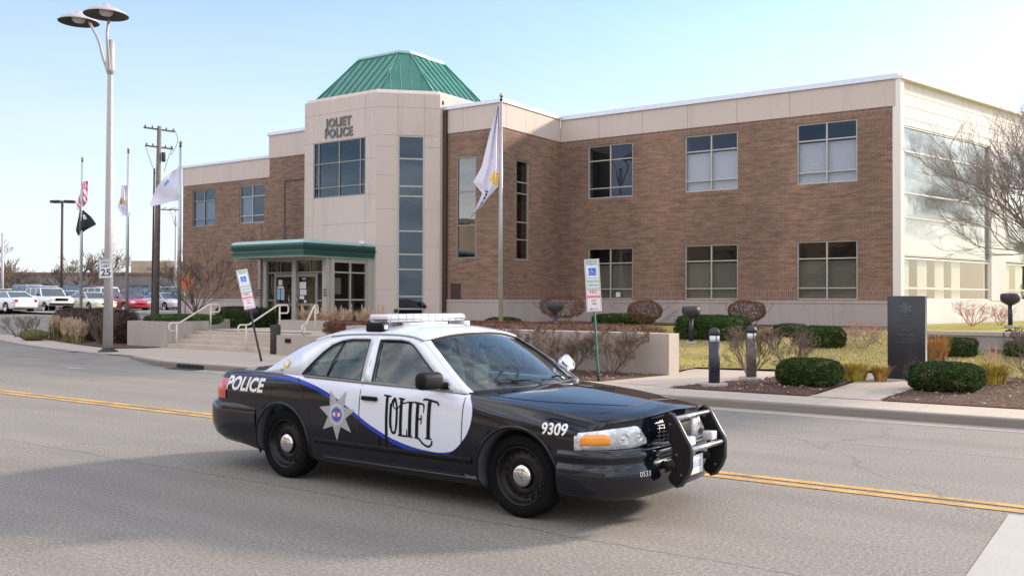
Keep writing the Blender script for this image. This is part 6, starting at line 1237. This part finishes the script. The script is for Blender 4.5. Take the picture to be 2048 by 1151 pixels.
def simple_car(paint, suv, label, loc, rz):
    t = thing('parked_suv' if suv else 'parked_car', label, 'suv' if suv else 'car', loc, rz, 'vehicles in the parking lot'); tab = SUV if suv else SED
    rings = shell(car_sections(tab, 2, (9, 9)), .22, .10, tab[-1][0], tab[0][0]); mb = shell_mesh(rings, 'body'); o = mb.build('body', [paint], t); ax = (1.32, -1.32) if not suv else (1.3, -1.32); cut_arches(o, ax, .37, .52)
    if len(o.data.materials) < 1: o.data.materials.append(M(paint))
    if suv: bl = [(-2.10, 1.08), (.78, 1.07), (.32, 1.58), (-1.98, 1.60)]; zt, hb, ht = 1.62, .80, .70
    else: bl = [(-1.72, .95), (.95, .92), (.22, 1.33), (-.98, 1.33)]; zt, hb, ht = 1.37, .78, .60
    g = MB(); zb = bl[0][1]
    pts = lambda yb, yt: [(bl[0][0], yb, bl[0][1]), (bl[1][0], yb, bl[1][1]), (bl[2][0], yt, bl[2][1]), (bl[3][0], yt, bl[3][1])]
    A = pts(-hb, -ht); B = pts(hb, ht); g.add(A + B, [(0, 1, 2, 3), (7, 6, 5, 4), (1, 5, 6, 2), (0, 3, 7, 4)]); g.build('window_glass', 'auto_glass', t)
    rf = MB(); rf.rbox(bl[3][0] - .03, bl[2][0] + .03, -ht - .02, ht + .02, bl[2][1] - .01, zt, .03, 2); 
    for s in (-1, 1):
        for (a, b_) in ((bl[1], bl[2]), (bl[0], bl[3])): rf.tube([(a[0], s * hb, a[1]), (b_[0], s * ht, b_[1])], .035, 5)
        for x in ((-.15,) if not suv else (-.2, -1.15)): rf.tube([(x, s * hb, zb), (x - .06, s * ht, bl[2][1])], .035, 5)
    rf.build('roof', paint, t)
    L = tab[-1][0]
    for s in (-1, 1):
        h = MB(); z = .66 if not suv else .86; h.rbox(L - .30, L - .05, s * .60 - .14, s * .60 + .14, z - .06, z + .07, .03, 2); h.build('headlight', 'lens_inner', t)
        h = MB(); z = .78 if not suv else .9; h.rbox(tab[0][0] - .01, tab[0][0] + .12, s * .62 - .10, s * .62 + .10, z - .10, z + .08, .02, 2); h.build('tail_light', 'red_lens', t)
        m = MB(); m.rbox(.50, .62, s * .93 - .08, s * .93 + .08, bl[1][1] + .02, bl[1][1] + .15, .03, 2); m.build('side_mirror', 'black_plastic', t)
        for x in ax: make_wheel(t, x, s * .76, s, 1, .33)
    g = MB()
    if suv:
        g.rbox(L - .03, L + .02, -.42, .42, .74, .94, .02, 1); g.rbox(L - .1, L + .08, -.80, .80, .46, .60, .03, 2)
    else: g.rbox(L - .08, L + .02, -.35, .35, .50, .60, .02, 1)
    g.build('grille', 'black_plastic', t); return t
protos = {}
cars = [('paint_white', 1, -62.3, 34.3, -7, 'white boxy suv at the left of the front row, its grille towards the grasses'), ('paint_cream', 0, -61.8, 37.1, -5, 'pale cream sedan in the front row behind the tall street lamp'), ('paint_red', 0, -62.0, 39.9, -5, 'dark red sedan in the front row between the two bare flagpoles'), ('paint_silver', 0, -61.6, 42.9, -4, 'silver sedan in the front row just left of the station corner'), ('paint_brick', 0, -70.5, 33.4, 182, 'brick red car half hidden behind the white suv'), ('paint_white', 0, -76, 33.5, 180, 'pale sedan at the far left edge of the lot'), ('paint_blue', 0, -82, 36, 178, 'pale blue car behind the one at the far left edge'),
 ('paint_white', 1, -75.5, 40.5, 178, 'white suv in the second row, behind the boxy white one'), ('paint_navy', 1, -75.8, 44.0, 180, 'navy suv in the second row behind the leftmost flagpole'), ('paint_white', 1, -75.5, 46.8, 2, 'white suv in the second row behind the cream sedan'), ('paint_dark', 1, -75.6, 49.8, 180, 'black suv in the second row left of the red sedan'), ('paint_blue', 1, -75.6, 52.6, 180, 'blue suv in the second row behind the red sedan'), ('paint_blue', 0, -75.4, 55.6, 0, 'dark blue sedan in the second row beside the utility pole'), ('paint_white', 0, -75.4, 58.6, 0, 'white sedan in the second row left of the station corner'),
 ('paint_silver', 1, -90, 47, 180, 'silver suv in the third row, left of the dark one'), ('paint_dark', 1, -90, 51, 180, 'dark suv in the third row behind the white and navy ones'), ('paint_white', 1, -90, 62, 180, 'white suv in the third row near the distant lamp'),
 ('paint_blue', 1, -68.6, 36.0, 181, 'blue suv close behind the boxy white one'), ('paint_silver', 0, -68.4, 38.8, 179, 'silver sedan close behind the cream one'), ('paint_white', 1, -68.5, 41.4, 180, 'white suv close behind the dark red sedan'), ('paint_navy', 0, -68.6, 44.2, 182, 'navy sedan close behind the silver one by the utility pole'), ('paint_dark', 1, -68.3, 47.0, 180, 'black suv close to the station corner'), ('paint_cream', 0, -75.7, 37.6, 180, 'pale car in the second row behind the left end of the boxy white suv'), ('paint_dark', 0, -90, 38, 180, 'black car in the third row at the far left'), ('paint_blue', 1, -90, 42.5, 180, 'blue suv in the third row left of the double headed lamp'), ('paint_red', 1, -90, 55, 180, 'red suv in the third row behind the pale tall lamp'), ('paint_silver', 0, -90, 58.5, 180, 'silver sedan in the third row between the red and white suvs'), ('paint_dark', 1, -90, 66, 180, 'dark suv in the third row beside the utility pole'), ('paint_navy', 0, -90, 70, 180, 'navy sedan in the third row nearest the station corner'), ('paint_white', 0, -61.6, 31.2, 180, 'white sedan at the left end of the front row, seen from behind'), ('paint_dark', 0, -61.7, 45.6, -4, 'dark sedan in the front row, mostly behind the station corner flagpole')]
for p, sv, x, y, a, lb in cars:
    z = .875 + .022 * max(0, -62 - x)
    k = (p, sv)
    if k not in protos: protos[k] = simple_car(p, sv, lb, (x, y, z), R(a))
    else: c = copy_tree(protos[k]); c.location = (x, y, z); c.rotation_euler = (0, 0, R(a)); c['label'] = lb
sheet('parking_lot', 'far_ground', [(-140, 30.5), (-54, 31), (-50, 33.5), (-50, 95), (-140, 95)], lambda x, y: .865 + .022 * max(0, -62 - x), 3)
# ---------------------------------------------------------------- far buildings
def block(name, label, cx, cy, w_, d_, h, rz, mat, wins=0, roofmat='wall_grey', z=.5, step=None):
    t = thing(name, label, 'building', (cx, cy, z), R(rz)); b = MB(); b.box(-w_ / 2, w_ / 2, -d_ / 2, d_ / 2, 0, h)
    if step: b.box(*step)
    b.build('wall', mat, t); b = MB(); b.box(-w_ / 2 - .15, w_ / 2 + .15, -d_ / 2 - .15, d_ / 2 + .15, h, h + .35); b.build('roof', roofmat, t)
    for k in range(wins):
        x = -w_ / 2 + w_ * (k + .5) / wins; b = MB(); b.box(x - w_ / wins * .32, x + w_ / wins * .32, -d_ / 2 - .04, -d_ / 2 + .05, h * .30, h * .68); b.box(x + w_ / wins * .31, x + w_ / wins * .33, -d_ / 2 - .08, -d_ / 2, h * .28, h * .70, 1); b.box(x - w_ / wins * .33, x + w_ / wins * .33, -d_ / 2 - .12, -d_ / 2, h * .26, h * .29, 1); b.build('window', ['tower_glass', 'window_frame'], t)
    return t
block('low_building', 'long low dark roofed building beyond the parking lot', -122, 79, 30, 14, 4.2, 35, 'wall_grey', 7, 'wall_brown', .8)
block('tan_building', 'tan two storey building behind the tall street lamp', -126, 100, 22, 14, 5.6, 35, 'wall_tan', 5, 'wall_grey', .8, (-14, -4, -6, 6, 0, 7))
block('brick_building', 'dark brick building seen between the utility pole and the station', -104, 108, 20, 14, 8.2, 35, 'wall_brick_red', 5, 'wall_grey', .8)
block('orange_building', 'orange tan building at the far left edge', -152, 62, 16, 12, 8.5, 55, 'wall_orange', 4, 'wall_tan', .8)
block('red_brick_building', 'distant red brown building with shrubs in front, left of the utility pole', -112, 92, 9, 9, 5.2, 35, 'wall_brick_red', 3, 'wall_tan', .8)
# across the street, behind the viewer: what the ground floor glass mirrors
block('corner_store', 'long two storey brick block across the street, mirrored in the station windows', -30, -22, 90, 14, 9.5, 180, 'wall_tan', 16, 'wall_grey', 0)
for i, (x, y) in enumerate([(-44, -11), (-26, -12), (-12, -11.5)]): tree('bare_tree', ('leafless street tree across the road, left of three', 'leafless street tree across the road, middle of three', 'leafless street tree across the road, right of three')[i], (x, y, .1), 10, .2, 7, 4, 130 + i, .55, 3.0, 'bark', 'bark', 'street trees across the road', .28, None, (2, 4), .02)
patrol_car((-5.76, 7.31, 0), R(-1.5))
